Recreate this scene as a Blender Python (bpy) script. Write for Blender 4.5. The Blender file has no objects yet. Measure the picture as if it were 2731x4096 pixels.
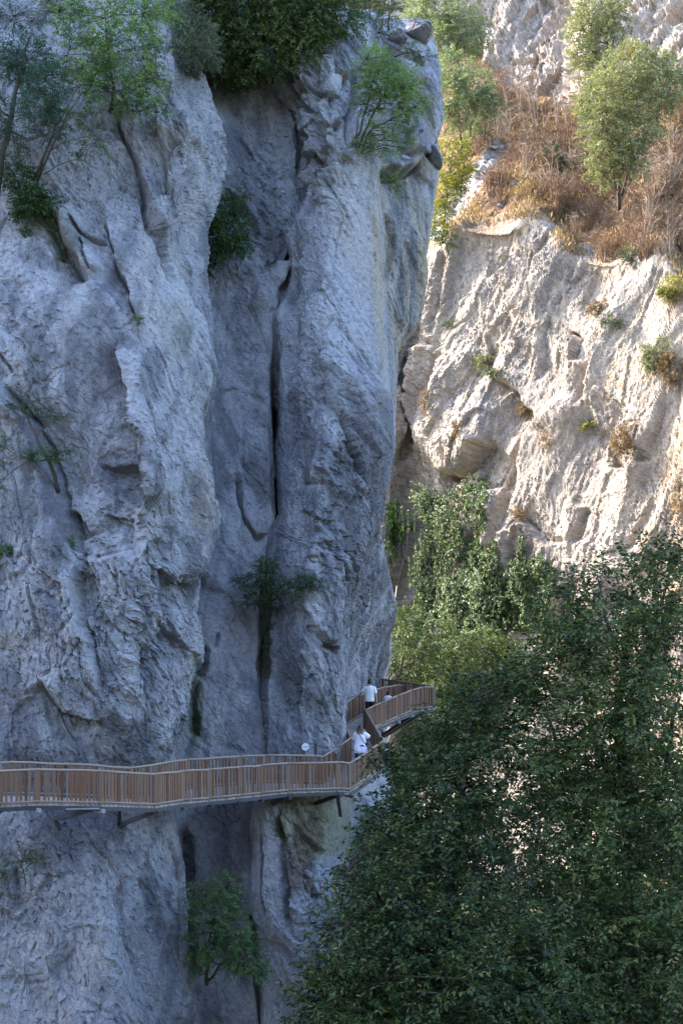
import bpy, bmesh, math, random
import numpy as np
from mathutils import Vector, Matrix
random.seed(7)
RNG = np.random.default_rng(11)
scene = bpy.context.scene
COL = scene.collection
f32 = np.float32
# ---------------------------------------------------------------- camera frame: a level camera at the origin looking along +Y
S = 0.9                       # metres per unit of the distances read off the photograph
FV, CXV, HYV = 2873.9, 784.0, 1338.0     # focal length, centre and horizon for readings on a 1568 px wide copy
FS, CXS, HYS = 5000.0, 1365.5, 2330.0    # the same for readings on the full 2731 px photograph
def P(vx, vy, D):
    d = D * S
    return Vector(((vx - CXV) * d / FV, d, (HYV - vy) * d / FV))
def PS(sx, sy, D):
    d = D * S
    return Vector(((sx - CXS) * d / FS, d, (HYS - sy) * d / FS))
# ---------------------------------------------------------------- object helpers
def tag(o, label=None, cat=None, group=None, kind=None):
    if label: o['label'] = label
    if cat: o['category'] = cat
    if group: o['group'] = group
    if kind: o['kind'] = kind
    return o
def empty(name, loc, label, cat, group=None, rz=0.0):
    o = bpy.data.objects.new(name, None); COL.objects.link(o)
    o.location = loc; o.rotation_euler = (0, 0, rz); o.empty_display_size = 0.2
    return tag(o, label, cat, group)
def mesh_np(name, verts, faces, mat, parent=None, smooth=False, attrs=None, mat_idx=None):
    """verts (n,3), faces (m,k) with constant k"""
    verts = np.ascontiguousarray(verts, dtype=f32); faces = np.ascontiguousarray(faces, dtype=np.int32)
    me = bpy.data.meshes.new(name)
    me.vertices.add(len(verts)); me.vertices.foreach_set('co', verts.ravel())
    k = faces.shape[1]
    me.loops.add(faces.size); me.loops.foreach_set('vertex_index', faces.ravel())
    me.polygons.add(len(faces))
    me.polygons.foreach_set('loop_start', np.arange(0, faces.size, k, dtype=np.int32))
    me.polygons.foreach_set('loop_total', np.full(len(faces), k, dtype=np.int32))
    me.polygons.foreach_set('use_smooth', np.full(len(faces), smooth, dtype=bool))
    mats = mat if isinstance(mat, (list, tuple)) else [mat]
    for m in mats: me.materials.append(m)
    if mat_idx is not None: me.polygons.foreach_set('material_index', np.ascontiguousarray(mat_idx, dtype=np.int32))
    if attrs:
        for an, (typ, arr) in attrs.items():
            at = me.attributes.new(an, typ, 'POINT')
            at.data.foreach_set('color' if 'COLOR' in typ else 'value', np.ascontiguousarray(arr, dtype=f32).ravel())
    me.update(); me.validate()
    o = bpy.data.objects.new(name, me); COL.objects.link(o)
    if parent is not None:
        o.parent = parent
        if parent.type == 'EMPTY' or True:
            o.matrix_parent_inverse = world_of(parent).inverted()
    return o
def world_of(o):
    m = Matrix.LocRotScale(o.location, o.rotation_euler, o.scale)
    if o.parent is not None: m = world_of(o.parent) @ o.matrix_parent_inverse @ m
    return m
class MB:
    """collects quads/tris in world space, then links them as ONE mesh object"""
    def __init__(s): s.v = []; s.f = []
    def quad_box(s, c, ax, ay, az):
        b = len(s.v); c = Vector(c)
        for i in (-1, 1):
            for j in (-1, 1):
                for k in (-1, 1): s.v.append(c + ax*i + ay*j + az*k)
        for q in ((0,1,3,2),(4,6,7,5),(0,4,5,1),(2,3,7,6),(0,2,6,4),(1,5,7,3)): s.f.append([b+x for x in q])
    def bar(s, a, b, w, h, up=Vector((0,0,1))):
        a = Vector(a); b = Vector(b); d = b - a; L = d.length
        if L < 1e-6: return
        d /= L; side = d.cross(up)
        if side.length < 1e-3: side = d.cross(Vector((1,0,0)))
        side.normalize(); u = side.cross(d)
        s.quad_box((a+b)/2, d*(L/2), side*(w/2), u*(h/2))
    def tube(s, pts, rads, n=6, cap=True):
        b0 = len(s.v); m = len(pts); prev = None
        for i, p in enumerate(pts):
            p = Vector(p); t = Vector(pts[min(i+1, m-1)]) - Vector(pts[max(i-1, 0)])
            if t.length < 1e-9: t = Vector((0,0,1))
            t.normalize()
            if prev is None:
                a = t.cross(Vector((0,0,1)))
                if a.length < 1e-2: a = t.cross(Vector((1,0,0)))
            else: a = prev - t*prev.dot(t)
            if a.length < 1e-6: a = t.orthogonal()
            a.normalize(); prev = a; c = t.cross(a); r = rads[i] if hasattr(rads, '__len__') else rads
            for k in range(n):
                th = 2*math.pi*k/n; s.v.append(p + (a*math.cos(th) + c*math.sin(th))*r)
        for i in range(m-1):
            for k in range(n):
                s.f.append([b0+i*n+k, b0+i*n+(k+1) % n, b0+(i+1)*n+(k+1) % n, b0+(i+1)*n+k])
        if cap:
            s.f.append([b0+k for k in range(n)][::-1]); s.f.append([b0+(m-1)*n+k for k in range(n)])
    def build(s, name, mat, parent=None, smooth=False):
        me = bpy.data.meshes.new(name); me.from_pydata([tuple(v) for v in s.v], [], s.f); me.materials.append(mat)
        if smooth:
            for p in me.polygons: p.use_smooth = True
        me.update()
        o = bpy.data.objects.new(name, me); COL.objects.link(o)
        if parent is not None:
            o.parent = parent; o.matrix_parent_inverse = world_of(parent).inverted()
        return o
# ---------------------------------------------------------------- noise in numpy
def _hash(ix, iy, iz, seed):
    h = (ix.astype(np.uint32)*np.uint32(374761393) + iy.astype(np.uint32)*np.uint32(668265263)
         + iz.astype(np.uint32)*np.uint32(2147483647) + np.uint32((seed*1274126177) & 0xffffffff))
    h ^= h >> np.uint32(13); h *= np.uint32(1274126177); h ^= h >> np.uint32(16)
    h *= np.uint32(2246822519); h ^= h >> np.uint32(15)
    return h
def _chunk(fn, p, *a):
    n = 60000; out = []
    for i in range(0, len(p), n): out.append(fn(p[i:i+n], *a))
    if isinstance(out[0], tuple): return tuple(np.concatenate(z) for z in zip(*out))
    return np.concatenate(out)
_GR = RNG.normal(size=(256, 3)).astype(f32); _GR /= np.linalg.norm(_GR, axis=1)[:, None]
def _perlin(p, seed):
    i = np.floor(p).astype(np.int32); f = p - i; u = f*f*f*(f*(f*6-15)+10)
    r = None
    out = np.zeros(len(p), f32)
    for dx in (0, 1):
        wx = u[:, 0] if dx else 1-u[:, 0]
        for dy in (0, 1):
            wy = u[:, 1] if dy else 1-u[:, 1]
            for dz in (0, 1):
                wz = u[:, 2] if dz else 1-u[:, 2]
                g = _GR[_hash(i[:, 0]+dx, i[:, 1]+dy, i[:, 2]+dz, seed) & 255]
                d = g[:, 0]*(f[:, 0]-dx) + g[:, 1]*(f[:, 1]-dy) + g[:, 2]*(f[:, 2]-dz)
                out += wx*wy*wz*d
    return out*1.6
def perlin(p, seed=0): return _chunk(_perlin, np.asarray(p, f32), seed)
def fbm(p, octs=4, seed=0, gain=0.5, ridged=False):
    p = np.asarray(p, f32); a = 1.0; t = 0; out = np.zeros(len(p), f32); q = p
    for o in range(octs):
        n = perlin(q, seed+o*17)
        if ridged: n = 1-2*np.abs(n)
        out += a*n; t += a; a *= gain; q = q*2.03 + 7.31
    return out/t
_FV = RNG.normal(size=(1024, 3)).astype(f32); _FV /= np.linalg.norm(_FV, axis=1)[:, None]
_FO = RNG.uniform(-1, 1, size=1024).astype(f32)
def _facet(p, seed, off):
    i = np.floor(p).astype(np.int32); best = np.full(len(p), 1e9, f32); sec = np.full(len(p), 1e9, f32)
    val = np.zeros(len(p), f32)
    for dx in (-1, 0, 1):
        for dy in (-1, 0, 1):
            for dz in (-1, 0, 1):
                cx = i[:, 0]+dx; cy = i[:, 1]+dy; cz = i[:, 2]+dz
                h = _hash(cx, cy, cz, seed)
                jx = (h & 1023).astype(f32)/1023; jy = ((h >> np.uint32(10)) & 1023).astype(f32)/1023; jz = ((h >> np.uint32(20)) & 1023).astype(f32)/1023
                ex = p[:, 0]-cx-jx; ey = p[:, 1]-cy-jy; ez = p[:, 2]-cz-jz
                d = ex*ex+ey*ey+ez*ez
                k = (h*np.uint32(2654435761) >> np.uint32(9)) & 1023
                g = _FV[k]
                v = g[:, 0]*ex+g[:, 1]*ey+g[:, 2]*ez + off*_FO[k]
                m = d < best
                sec = np.where(m, best, np.minimum(sec, d)); val = np.where(m, v, val); best = np.where(m, d, best)
    return val, np.sqrt(sec)-np.sqrt(best)
def facet(p, seed=0, off=0.4): return _chunk(_facet, np.asarray(p, f32), seed, off)
def smooth01(x): x = np.clip(x, 0, 1); return x*x*(3-2*x)
def pinterp(y, ys, vs):
    """monotone cubic through (ys, vs)"""
    ys = np.asarray(ys, float); vs = np.asarray(vs, float); y = np.clip(np.asarray(y, float), ys[0], ys[-1])
    if len(ys) == 2: return np.interp(y, ys, vs)
    h = np.diff(ys); dl = np.diff(vs)/h; m = np.zeros(len(ys))
    for i in range(1, len(ys)-1):
        if dl[i-1]*dl[i] > 0:
            w1 = 2*h[i]+h[i-1]; w2 = h[i]+2*h[i-1]; m[i] = (w1+w2)/(w1/dl[i-1]+w2/dl[i])
    m[0] = dl[0]; m[-1] = dl[-1]
    k = np.clip(np.searchsorted(ys, y, side='right')-1, 0, len(h)-1)
    t = (y-ys[k])/h[k]
    return (vs[k]*(1+2*t)*(1-t)**2 + m[k]*h[k]*t*(1-t)**2 + vs[k+1]*t*t*(3-2*t) + m[k+1]*h[k]*t*t*(t-1))
# ---------------------------------------------------------------- materials
def new_mat(name):
    m = bpy.data.materials.new(name); m.use_nodes = True
    nt = m.node_tree; b = nt.nodes['Principled BSDF']; return m, nt, b
def N(nt, typ, **kw):
    n = nt.nodes.new(typ)
    for k, v in kw.items(): setattr(n, k, v)
    return n
def mixc(nt, fac, a, b, mode='MIX'):
    n = nt.nodes.new('ShaderNodeMix'); n.data_type = 'RGBA'; n.blend_type = mode
    for sock, val in ((n.inputs[0], fac), (n.inputs[6], a), (n.inputs[7], b)):
        if isinstance(val, (int, float)): sock.default_value = val
        elif isinstance(val, (tuple, list)): sock.default_value = (*val[:3], 1)
        else: nt.links.new(val, sock)
    return n.outputs[2]
def ramp(nt, fac, stops):
    n = nt.nodes.new('ShaderNodeValToRGB'); e = n.color_ramp.elements
    while len(e) < len(stops): e.new(0.5)
    for el, (p, c) in zip(e, stops):
        el.position = p; el.color = (*c, 1) if len(c) == 3 else c
    nt.links.new(fac, n.inputs[0]); return n.outputs[0]
def noise_node(nt, scale, detail=4, rough=0.55, vec=None, dist=0.0):
    n = nt.nodes.new('ShaderNodeTexNoise'); n.inputs['Scale'].default_value = scale
    n.inputs['Detail'].default_value = detail; n.inputs['Roughness'].default_value = rough; n.inputs['Distortion'].default_value = dist
    if vec is not None: nt.links.new(vec, n.inputs['Vector'])
    return n.outputs['Fac']
def pos_vec(nt, sc=(1, 1, 1), rot=(0, 0, 0)):
    g = nt.nodes.new('ShaderNodeNewGeometry'); mp = nt.nodes.new('ShaderNodeMapping')
    mp.inputs['Scale'].default_value = sc; mp.inputs['Rotation'].default_value = rot
    nt.links.new(g.outputs['Position'], mp.inputs['Vector']); return mp.outputs['Vector']
def rock_mat(name, k=1.0, fine=9.0, bump=0.35, dist=0.05):
    m, nt, b = new_mat(name)
    at = N(nt, 'ShaderNodeAttribute', attribute_name='tint')
    v = pos_vec(nt)
    n1 = noise_node(nt, fine, 6, 0.65, v)
    n2 = noise_node(nt, fine*2.6, 5, 0.75, v)
    s1 = ramp(nt, n1, [(0.30, (0.72, 0.72, 0.74)), (0.5, (0.98, 0.98, 0.98)), (0.72, (1.2, 1.19, 1.17))])
    c = mixc(nt, 1.0, at.outputs['Color'], s1, 'MULTIPLY')
    s2 = ramp(nt, n2, [(0.34, (0.35, 0.35, 0.36)), (0.44, (0.9, 0.9, 0.9)), (0.56, (1.0, 1.0, 1.0)), (0.70, (1.16, 1.155, 1.15))])
    c = mixc(nt, 0.85, c, s2, 'MULTIPLY')
    nt.links.new(c, b.inputs['Base Color']); b.inputs['Roughness'].default_value = 0.92
    b.inputs['Specular IOR Level'].default_value = 0.15
    bp = N(nt, 'ShaderNodeBump'); bp.inputs['Strength'].default_value = bump; bp.inputs['Distance'].default_value = dist
    mm = N(nt, 'ShaderNodeMath', operation='ADD'); nt.links.new(n1, mm.inputs[0]); nt.links.new(n2, mm.inputs[1])
    nt.links.new(mm.outputs[0], bp.inputs['Height']); nt.links.new(bp.outputs[0], b.inputs['Normal'])
    return m
def leaf_mat(name, cols, trans=0.3, rough=0.5, spec=0.3, big=0.0):
    m, nt, b = new_mat(name)
    g = N(nt, 'ShaderNodeNewGeometry')
    n = len(cols); c = ramp(nt, g.outputs['Random Per Island'], [(i/(n-1) if n > 1 else 0, c) for i, c in enumerate(cols)])
    nz = noise_node(nt, 0.9, 3, 0.5, pos_vec(nt))
    c = mixc(nt, 0.8, c, ramp(nt, nz, [(0.35, (0.6, 0.66, 0.6)), (0.65, (1.3, 1.25, 1.1))]), 'MULTIPLY')
    nt.links.new(c, b.inputs['Base Color']); b.inputs['Roughness'].default_value = rough; b.inputs['Specular IOR Level'].default_value = spec
    if trans > 0:
        tr = N(nt, 'ShaderNodeBsdfTranslucent'); c2 = mixc(nt, 1.0, c, (1.15, 1.25, 0.6), 'MULTIPLY'); nt.links.new(c2, tr.inputs['Color'])
        mx = N(nt, 'ShaderNodeMixShader'); mx.inputs[0].default_value = trans
        out = nt.nodes['Material Output']
        nt.links.new(b.outputs[0], mx.inputs[1]); nt.links.new(tr.outputs[0], mx.inputs[2]); nt.links.new(mx.outputs[0], out.inputs['Surface'])
    return m
def flat_mat(name, c1, c2=None, scale=12, rough=0.7, island=False, stretch=(1, 1, 1), bump=0.0, spec=0.3, metal=0.0):
    m, nt, b = new_mat(name)
    c2 = c2 or tuple(x*0.7 for x in c1)
    nz = noise_node(nt, scale, 4, 0.6, pos_vec(nt, stretch))
    c = mixc(nt, nz, c1, c2)
    if island:
        g = N(nt, 'ShaderNodeNewGeometry')
        c = mixc(nt, 1.0, c, ramp(nt, g.outputs['Random Per Island'], island), 'MULTIPLY')
    nt.links.new(c, b.inputs['Base Color']); b.inputs['Roughness'].default_value = rough
    b.inputs['Specular IOR Level'].default_value = spec; b.inputs['Metallic'].default_value = metal
    if bump:
        bp = N(nt, 'ShaderNodeBump'); bp.inputs['Strength'].default_value = bump; bp.inputs['Distance'].default_value = 0.01
        nt.links.new(nz, bp.inputs['Height']); nt.links.new(bp.outputs[0], b.inputs['Normal'])
    return m
# ---------------------------------------------------------------- people: one continuous remeshed body each, clothes and hair as children
def ellipsoid(mb, c, rx, ry, rz, nu=16, nv=10):
    b = len(mb.v); c = Vector(c)
    mb.v.append(c+Vector((0, 0, -rz)))
    for i in range(1, nv):
        ph = -math.pi/2+math.pi*i/nv
        for k in range(nu):
            th = 2*math.pi*k/nu; mb.v.append(c+Vector((rx*math.cos(ph)*math.cos(th), ry*math.cos(ph)*math.sin(th), rz*math.sin(ph))))
    mb.v.append(c+Vector((0, 0, rz))); top = len(mb.v)-1
    for k in range(nu):
        mb.f.append([b, b+1+(k+1) % nu, b+1+k]); mb.f.append([top, top-nu+k, top-nu+(k+1) % nu])
    for i in range(nv-2):
        for k in range(nu):
            a = b+1+i*nu; mb.f.append([a+k, a+(k+1) % nu, a+nu+(k+1) % nu, a+nu+k])
def loft(mb, rings, n=24):
    """rings of (centre, rx, ry) stacked upwards"""
    b = len(mb.v)
    for c, rx, ry in rings:
        for k in range(n):
            th = 2*math.pi*k/n; cs, sn = math.cos(th), math.sin(th)
            cs = math.copysign(abs(cs)**0.85, cs); sn = math.copysign(abs(sn)**0.85, sn)
            mb.v.append(Vector(c)+Vector((rx*cs, ry*sn, 0)))
    for i in range(len(rings)-1):
        for k in range(n): mb.f.append([b+i*n+k, b+i*n+(k+1) % n, b+(i+1)*n+(k+1) % n, b+(i+1)*n+k])
    mb.f.append([b+k for k in range(n)][::-1]); mb.f.append([b+(len(rings)-1)*n+k for k in range(n)])
def limb(mb, pts, rads, n=14):
    mb.tube(pts, rads, n)
    for p, r in ((pts[0], rads[0]), (pts[-1], rads[-1])): ellipsoid(mb, p, r, r, r, 12, 8)
def remeshed(name, mb, mat, parent, voxel, smooth=4, wrinkle=0.0, seed=0):
    me = bpy.data.meshes.new('tmp'); me.from_pydata([tuple(v) for v in mb.v], [], mb.f); me.update()
    t = bpy.data.objects.new('tmp', me); COL.objects.link(t)
    r = t.modifiers.new('r', 'REMESH'); r.mode = 'VOXEL'; r.voxel_size = voxel
    sm = t.modifiers.new('s', 'SMOOTH'); sm.factor = 0.5; sm.iterations = smooth
    bpy.context.view_layer.update()
    dg = bpy.context.evaluated_depsgraph_get()
    out = bpy.data.meshes.new_from_object(t.evaluated_get(dg))
    bpy.data.objects.remove(t); bpy.data.meshes.remove(me)
    n = len(out.vertices)
    if wrinkle:
        co = np.empty(n*3, f32); out.vertices.foreach_get('co', co); co = co.reshape(-1, 3)
        nn = np.empty(n*3, f32); out.vertices.foreach_get('normal', nn); nn = nn.reshape(-1, 3)
        w = fbm(np.stack([co[:, 0]*9+co[:, 2]*5, co[:, 1]*9, co[:, 2]*3.5-co[:, 0]*4], 1)+seed, 3, 60+seed, ridged=True)
        co += nn*(w*wrinkle)[:, None]; out.vertices.foreach_set('co', co.ravel())
    out.materials.clear(); out.materials.append(mat); out.name = name
    out.polygons.foreach_set('use_smooth', np.ones(len(out.polygons), bool)); out.update()
    o = bpy.data.objects.new(name, out); COL.objects.link(o); o.parent = parent
    return o
def hand(mb, wrist, fwd, up, side, k=1.0, curl=0.35):
    """palm with four unequal bent fingers and a thumb leaving the side of the palm"""
    w = Vector(wrist); f = Vector(fwd).normalized(); u = Vector(up).normalized(); s = f.cross(u).normalized()*side; u = s.cross(f).normalized()*side
    pc = w+f*0.05*k
    mb.tube([w, w+f*0.03*k, pc+f*0.03*k], [0.026*k, 0.03*k, 0.026*k], 10)
    for off in (-0.024, -0.008, 0.008, 0.024): mb.tube([w+f*0.02*k, w+f*0.088*k+s*off*k], [0.014*k, 0.0115*k], 8)
    for off, L in ((0.030, 0.060), (0.010, 0.074), (-0.011, 0.069), (-0.031, 0.052)):
        p0 = w+f*0.085*k+s*off*k; d = f.copy(); pts = [p0]
        for j, fr in enumerate((0.45, 0.32, 0.23)):
            d = (d-u*curl*(0.5+0.35*j)).normalized(); pts.append(pts[-1]+d*L*fr*k)
        mb.tube(pts, [0.0095*k, 0.009*k, 0.0082*k, 0.0062*k], 8)
    p0 = w+f*0.03*k+s*0.026*k
    mb.tube([p0, p0+(f*0.6+s*0.75-u*0.15)*0.036*k, p0+(f*0.8+s*0.55-u*0.25)*0.066*k], [0.0135*k, 0.011*k, 0.008*k], 8)
def head_shape(mb, c, k=1.0, turn=0.0):
    """skull, jaw, nose, brow and ears; the face looks along +Y turned by `turn`"""
    c = Vector(c); R = Matrix.Rotation(turn, 3, 'Z')
    ellipsoid(mb, c+R@Vector((0, -0.012, 0.02))*k, 0.077*k, 0.094*k, 0.1*k)
    ellipsoid(mb, c+R@Vector((0, 0.022, -0.05))*k, 0.058*k, 0.07*k, 0.068*k)
    ellipsoid(mb, c+R@Vector((0, 0.092, -0.022))*k, 0.013*k, 0.02*k, 0.026*k, 10, 8)
    ellipsoid(mb, c+R@Vector((0, 0.078, -0.068))*k, 0.024*k, 0.012*k, 0.009*k, 10, 8)
    for s in (-1, 1):
        ellipsoid(mb, c+R@Vector((s*0.079, -0.008, -0.012))*k, 0.012*k, 0.021*k, 0.031*k, 10, 8)
        ellipsoid(mb, c+R@Vector((s*0.032, 0.077, 0.016))*k, 0.022*k, 0.012*k, 0.008*k, 10, 8)
def eyes(c, k, mat, parent, turn=0.0):
    R = Matrix.Rotation(turn, 3, 'Z')
    for s in (-1, 1):
        m = MB(); ellipsoid(m, Vector(c)+R@Vector((s*0.031, 0.079, -0.004))*k, 0.012*k, 0.008*k, 0.008*k, 10, 8)
        o = m.build('eye', mat, None, True); o.parent = parent
SKIN = flat_mat('skin', (0.50, 0.31, 0.23), (0.44, 0.26, 0.19), 20, 0.55)
WHITE = flat_mat('white_cotton', (0.84, 0.83, 0.84), (0.79, 0.78, 0.80), 30, 0.9)
LILAC = flat_mat('pale_lilac_cotton', (0.78, 0.75, 0.83), (0.72, 0.69, 0.79), 30, 0.9)
BLACK = flat_mat('black_trouser_cloth', (0.012, 0.012, 0.016), (0.02, 0.02, 0.024), 30, 0.85)
NAVY = flat_mat('navy_cloth', (0.012, 0.016, 0.04), (0.02, 0.025, 0.055), 30, 0.85)
HAIRD = flat_mat('dark_hair', (0.012, 0.009, 0.008), (0.025, 0.018, 0.014), 60, 0.55)
EYEM = flat_mat('eye', (0.05, 0.03, 0.02), (0.4, 0.4, 0.4), 90, 0.3)
SHOE = flat_mat('shoe', (0.04, 0.04, 0.045), (0.06, 0.06, 0.06), 30, 0.7)
def hair_ombre():
    m, nt, b = new_mat('ombre_hair')
    tc = N(nt, 'ShaderNodeTexCoord'); sp = N(nt, 'ShaderNodeSeparateXYZ'); nt.links.new(tc.outputs['Object'], sp.inputs[0])
    nz = noise_node(nt, 26, 3, 0.6, pos_vec(nt, (3, 3, 0.4)))
    mp = N(nt, 'ShaderNodeMapRange'); mp.inputs['From Min'].default_value = 1.33; mp.inputs['From Max'].default_value = 1.52
    ad = N(nt, 'ShaderNodeMath', operation='MULTIPLY_ADD'); nt.links.new(nz, ad.inputs[0]); ad.inputs[1].default_value = 0.16; nt.links.new(sp.outputs['Z'], ad.inputs[2])
    sb = N(nt, 'ShaderNodeMath', operation='SUBTRACT'); nt.links.new(ad.outputs[0], sb.inputs[0]); sb.inputs[1].default_value = 0.08
    nt.links.new(sb.outputs[0], mp.inputs['Value'])
    c = ramp(nt, mp.outputs[0], [(0.0, (0.36, 0.25, 0.13)), (0.4, (0.2, 0.12, 0.06)), (0.8, (0.03, 0.02, 0.015)), (1.0, (0.018, 0.012, 0.01))])
    nt.links.new(c, b.inputs['Base Color']); b.inputs['Roughness'].default_value = 0.5
    return m
# --- man, walking away, left hand trailing on the cliff-side rail
MAN = empty('person', PS(1478, 2875, 58.4), 'man in white t-shirt and black trousers walking away with a hand on the handrail', 'person', 'people walking on the boardwalk')
MAN.location.z = -5.86; MAN.rotation_euler.z = math.radians(-8)
b = MB()
loft(b, [((0, 0, 0.88), 0.15, 0.105), ((0, 0, 0.95), 0.168, 0.12), ((0, 0, 1.06), 0.15, 0.105), ((0, 0.01, 1.2), 0.165, 0.112), ((0, 0.01, 1.36), 0.185, 0.118), ((0, 0, 1.46), 0.16, 0.095), ((0, 0, 1.52), 0.08, 0.065)])
b.tube([(0, 0, 1.48), (0, 0.008, 1.56), (0, 0.015, 1.64)], [0.068, 0.06, 0.062], 14); head_shape(b, (0, 0.022, 1.69), 1.03, -0.12)
LEGM = {1: [(0.09, 0, 0.92), (0.1, 0.05, 0.5), (0.105, 0.02, 0.09)], -1: [(-0.09, 0, 0.92), (-0.1, -0.02, 0.5), (-0.1, -0.12, 0.1)]}
for s in (1, -1):
    L = LEGM[s]; limb(b, [L[0], (Vector(L[0])+Vector(L[1]))/2, L[1], (Vector(L[1])*0.6+Vector(L[2])*0.4)+Vector((0, -0.012, 0)), L[2]], [0.088, 0.078, 0.056, 0.058, 0.038])
    limb(b, [Vector(L[2])+Vector((0, -0.03, -0.05)), Vector(L[2])+Vector((0, 0.16, -0.06))], [0.038, 0.03])
shl, elb, wrs = Vector((-0.19, 0, 1.44)), Vector((-0.36, 0.03, 1.20)), Vector((-0.52, 0.19, 1.05))
limb(b, [shl, (shl+elb)/2, elb, (elb*0.65+wrs*0.35), wrs], [0.058, 0.05, 0.041, 0.042, 0.027])
hand(b, wrs, (-0.8, 0.35, -0.3), (0.15, 0.1, 1), -1, 1.0, 0.25)
shr, er, wr = Vector((0.19, 0, 1.44)), Vector((0.265, -0.03, 1.15)), Vector((0.285, 0.05, 0.90))
limb(b, [shr, (shr+er)/2, er, er*0.65+wr*0.35, wr], [0.058, 0.05, 0.041, 0.042, 0.027]); hand(b, wr, (0.02, 0.12, -1), (1, 0, 0), 1, 1.0, 0.3)
remeshed('body', b, SKIN, MAN, 0.008, 3)
b = MB()
loft(b, [((0, 0, 0.87), 0.19, 0.14), ((0, 0, 0.95), 0.192, 0.145), ((0, 0, 1.06), 0.186, 0.135), ((0, 0.01, 1.2), 0.192, 0.138), ((0, 0.01, 1.36), 0.208, 0.14), ((0, 0, 1.46), 0.185, 0.115), ((0, 0, 1.525), 0.088, 0.075)])
b.tube([shl+Vector((0.04, 0, 0)), shl, shl*0.25+elb*0.75], [0.078, 0.076, 0.07], 14); b.tube([shr-Vector((0.04, 0, 0)), shr, shr*0.25+er*0.75], [0.078, 0.076, 0.07], 14)
remeshed('t_shirt', b, WHITE, MAN, 0.011, 4, 0.008, 1)
b = MB()
loft(b, [((0, 0, 0.84), 0.172, 0.128), ((0, 0, 0.93), 0.178, 0.132), ((0, 0, 0.99), 0.165, 0.12)])
for s in (1, -1):
    L = LEGM[s]; b.tube([L[0], (Vector(L[0])+Vector(L[1]))/2, L[1], Vector(L[1])*0.5+Vector(L[2])*0.5, Vector(L[2])+Vector((0, 0, -0.01))], [0.104, 0.094, 0.078, 0.07, 0.062], 14)
remeshed('trousers', b, BLACK, MAN, 0.011, 4, 0.006, 2)
b = MB(); ellipsoid(b, (0, 0.0, 1.715), 0.088, 0.105, 0.1); ellipsoid(b, (0, -0.035, 1.665), 0.078, 0.072, 0.075); remeshed('hair', b, HAIRD, MAN, 0.009, 2, 0.006, 3)
for s in (1, -1):
    L = Vector(LEGM[s][2]); b = MB(); loft(b, [(L+Vector((0, 0.05, -0.1)), 0.05, 0.145), (L+Vector((0, 0.05, -0.07)), 0.052, 0.145), (L+Vector((0, 0.02, -0.03)), 0.046, 0.09), (L+Vector((0, -0.01, 0.01)), 0.045, 0.052)]); remeshed('shoe', b, SHOE, MAN, 0.009, 3)
eyes((0, 0.022, 1.69), 1.03, EYEM, MAN, -0.12)
# --- woman, long pale top, right forearm raised to her face
WOM = empty('person', PS(1440, 3060, 50.0), 'woman in long pale lilac top with ombre hair, her right arm raised to her face', 'person', 'people walking on the boardwalk')
WOM.location.z = -6.77; WOM.rotation_euler.z = math.radians(-6)
b = MB()
loft(b, [((0, 0, 0.78), 0.17, 0.125), ((0, 0, 0.86), 0.19, 0.135), ((0, 0, 0.98), 0.16, 0.115), ((0, 0.01, 1.1), 0.155, 0.112), ((0, 0.015, 1.22), 0.165, 0.12), ((0, 0, 1.32), 0.145, 0.09), ((0, 0, 1.38), 0.07, 0.06)])
b.tube([(0, 0, 1.33), (0, 0.005, 1.41), (0, 0.015, 1.48)], [0.058, 0.05, 0.054], 14); head_shape(b, (0, 0.02, 1.53), 0.96, -0.3)
LEGW = {1: [(0.095, 0, 0.82), (0.095, 0.03, 0.45), (0.09, 0.05, 0.085)], -1: [(-0.095, 0, 0.82), (-0.1, 0.0, 0.45), (-0.1, -0.06, 0.085)]}
for s in (1, -1):
    L = LEGW[s]; limb(b, [L[0], (Vector(L[0])+Vector(L[1]))/2, L[1], Vector(L[1])*0.6+Vector(L[2])*0.4+Vector((0, -0.012, 0)), L[2]], [0.095, 0.082, 0.056, 0.058, 0.036])
    limb(b, [Vector(L[2])+Vector((0, -0.03, -0.045)), Vector(L[2])+Vector((0, 0.14, -0.055))], [0.035, 0.028])
sl_, el_, wl_ = Vector((-0.165, 0, 1.31)), Vector((-0.25, 0.10, 1.10)), Vector((-0.13, 0.27, 1.12))
limb(b, [sl_, (sl_+el_)/2, el_, el_*0.65+wl_*0.35, wl_], [0.052, 0.047, 0.038, 0.037, 0.024]); hand(b, wl_, (0.6, 0.5, 0.2), (0, -0.2, 1), -1, 0.9, 0.4)
sr_, er_, wr_ = Vector((0.165, 0, 1.31)), Vector((0.335, 0.07, 1.185)), Vector((0.17, 0.115, 1.40))
limb(b, [sr_, (sr_+er_)/2, er_, er_*0.65+wr_*0.35, wr_], [0.052, 0.047, 0.038, 0.037, 0.024]); hand(b, wr_, (-0.55, 0.2, 0.8), (0.5, 0.8, 0.2), 1, 0.9, 0.45)
remeshed('body', b, SKIN, WOM, 0.008, 3)
b = MB()
loft(b, [((0.01, 0, 0.66), 0.245, 0.185), ((0.01, 0, 0.76), 0.24, 0.185), ((0, 0, 0.87), 0.222, 0.17), ((0, 0, 0.98), 0.20, 0.15), ((0, 0.01, 1.1), 0.196, 0.148), ((0, 0.015, 1.22), 0.2, 0.15), ((0, 0, 1.32), 0.175, 0.112), ((0, 0, 1.385), 0.085, 0.072)])
b.tube([sl_+Vector((0.04, 0, 0)), sl_, sl_*0.1+el_*0.9], [0.082, 0.082, 0.075], 14); b.tube([sr_-Vector((0.04, 0, 0)), sr_, sr_*0.15+er_*0.85], [0.085, 0.088, 0.083], 14)
remeshed('long_top', b, LILAC, WOM, 0.011, 4, 0.013, 5)
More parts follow.
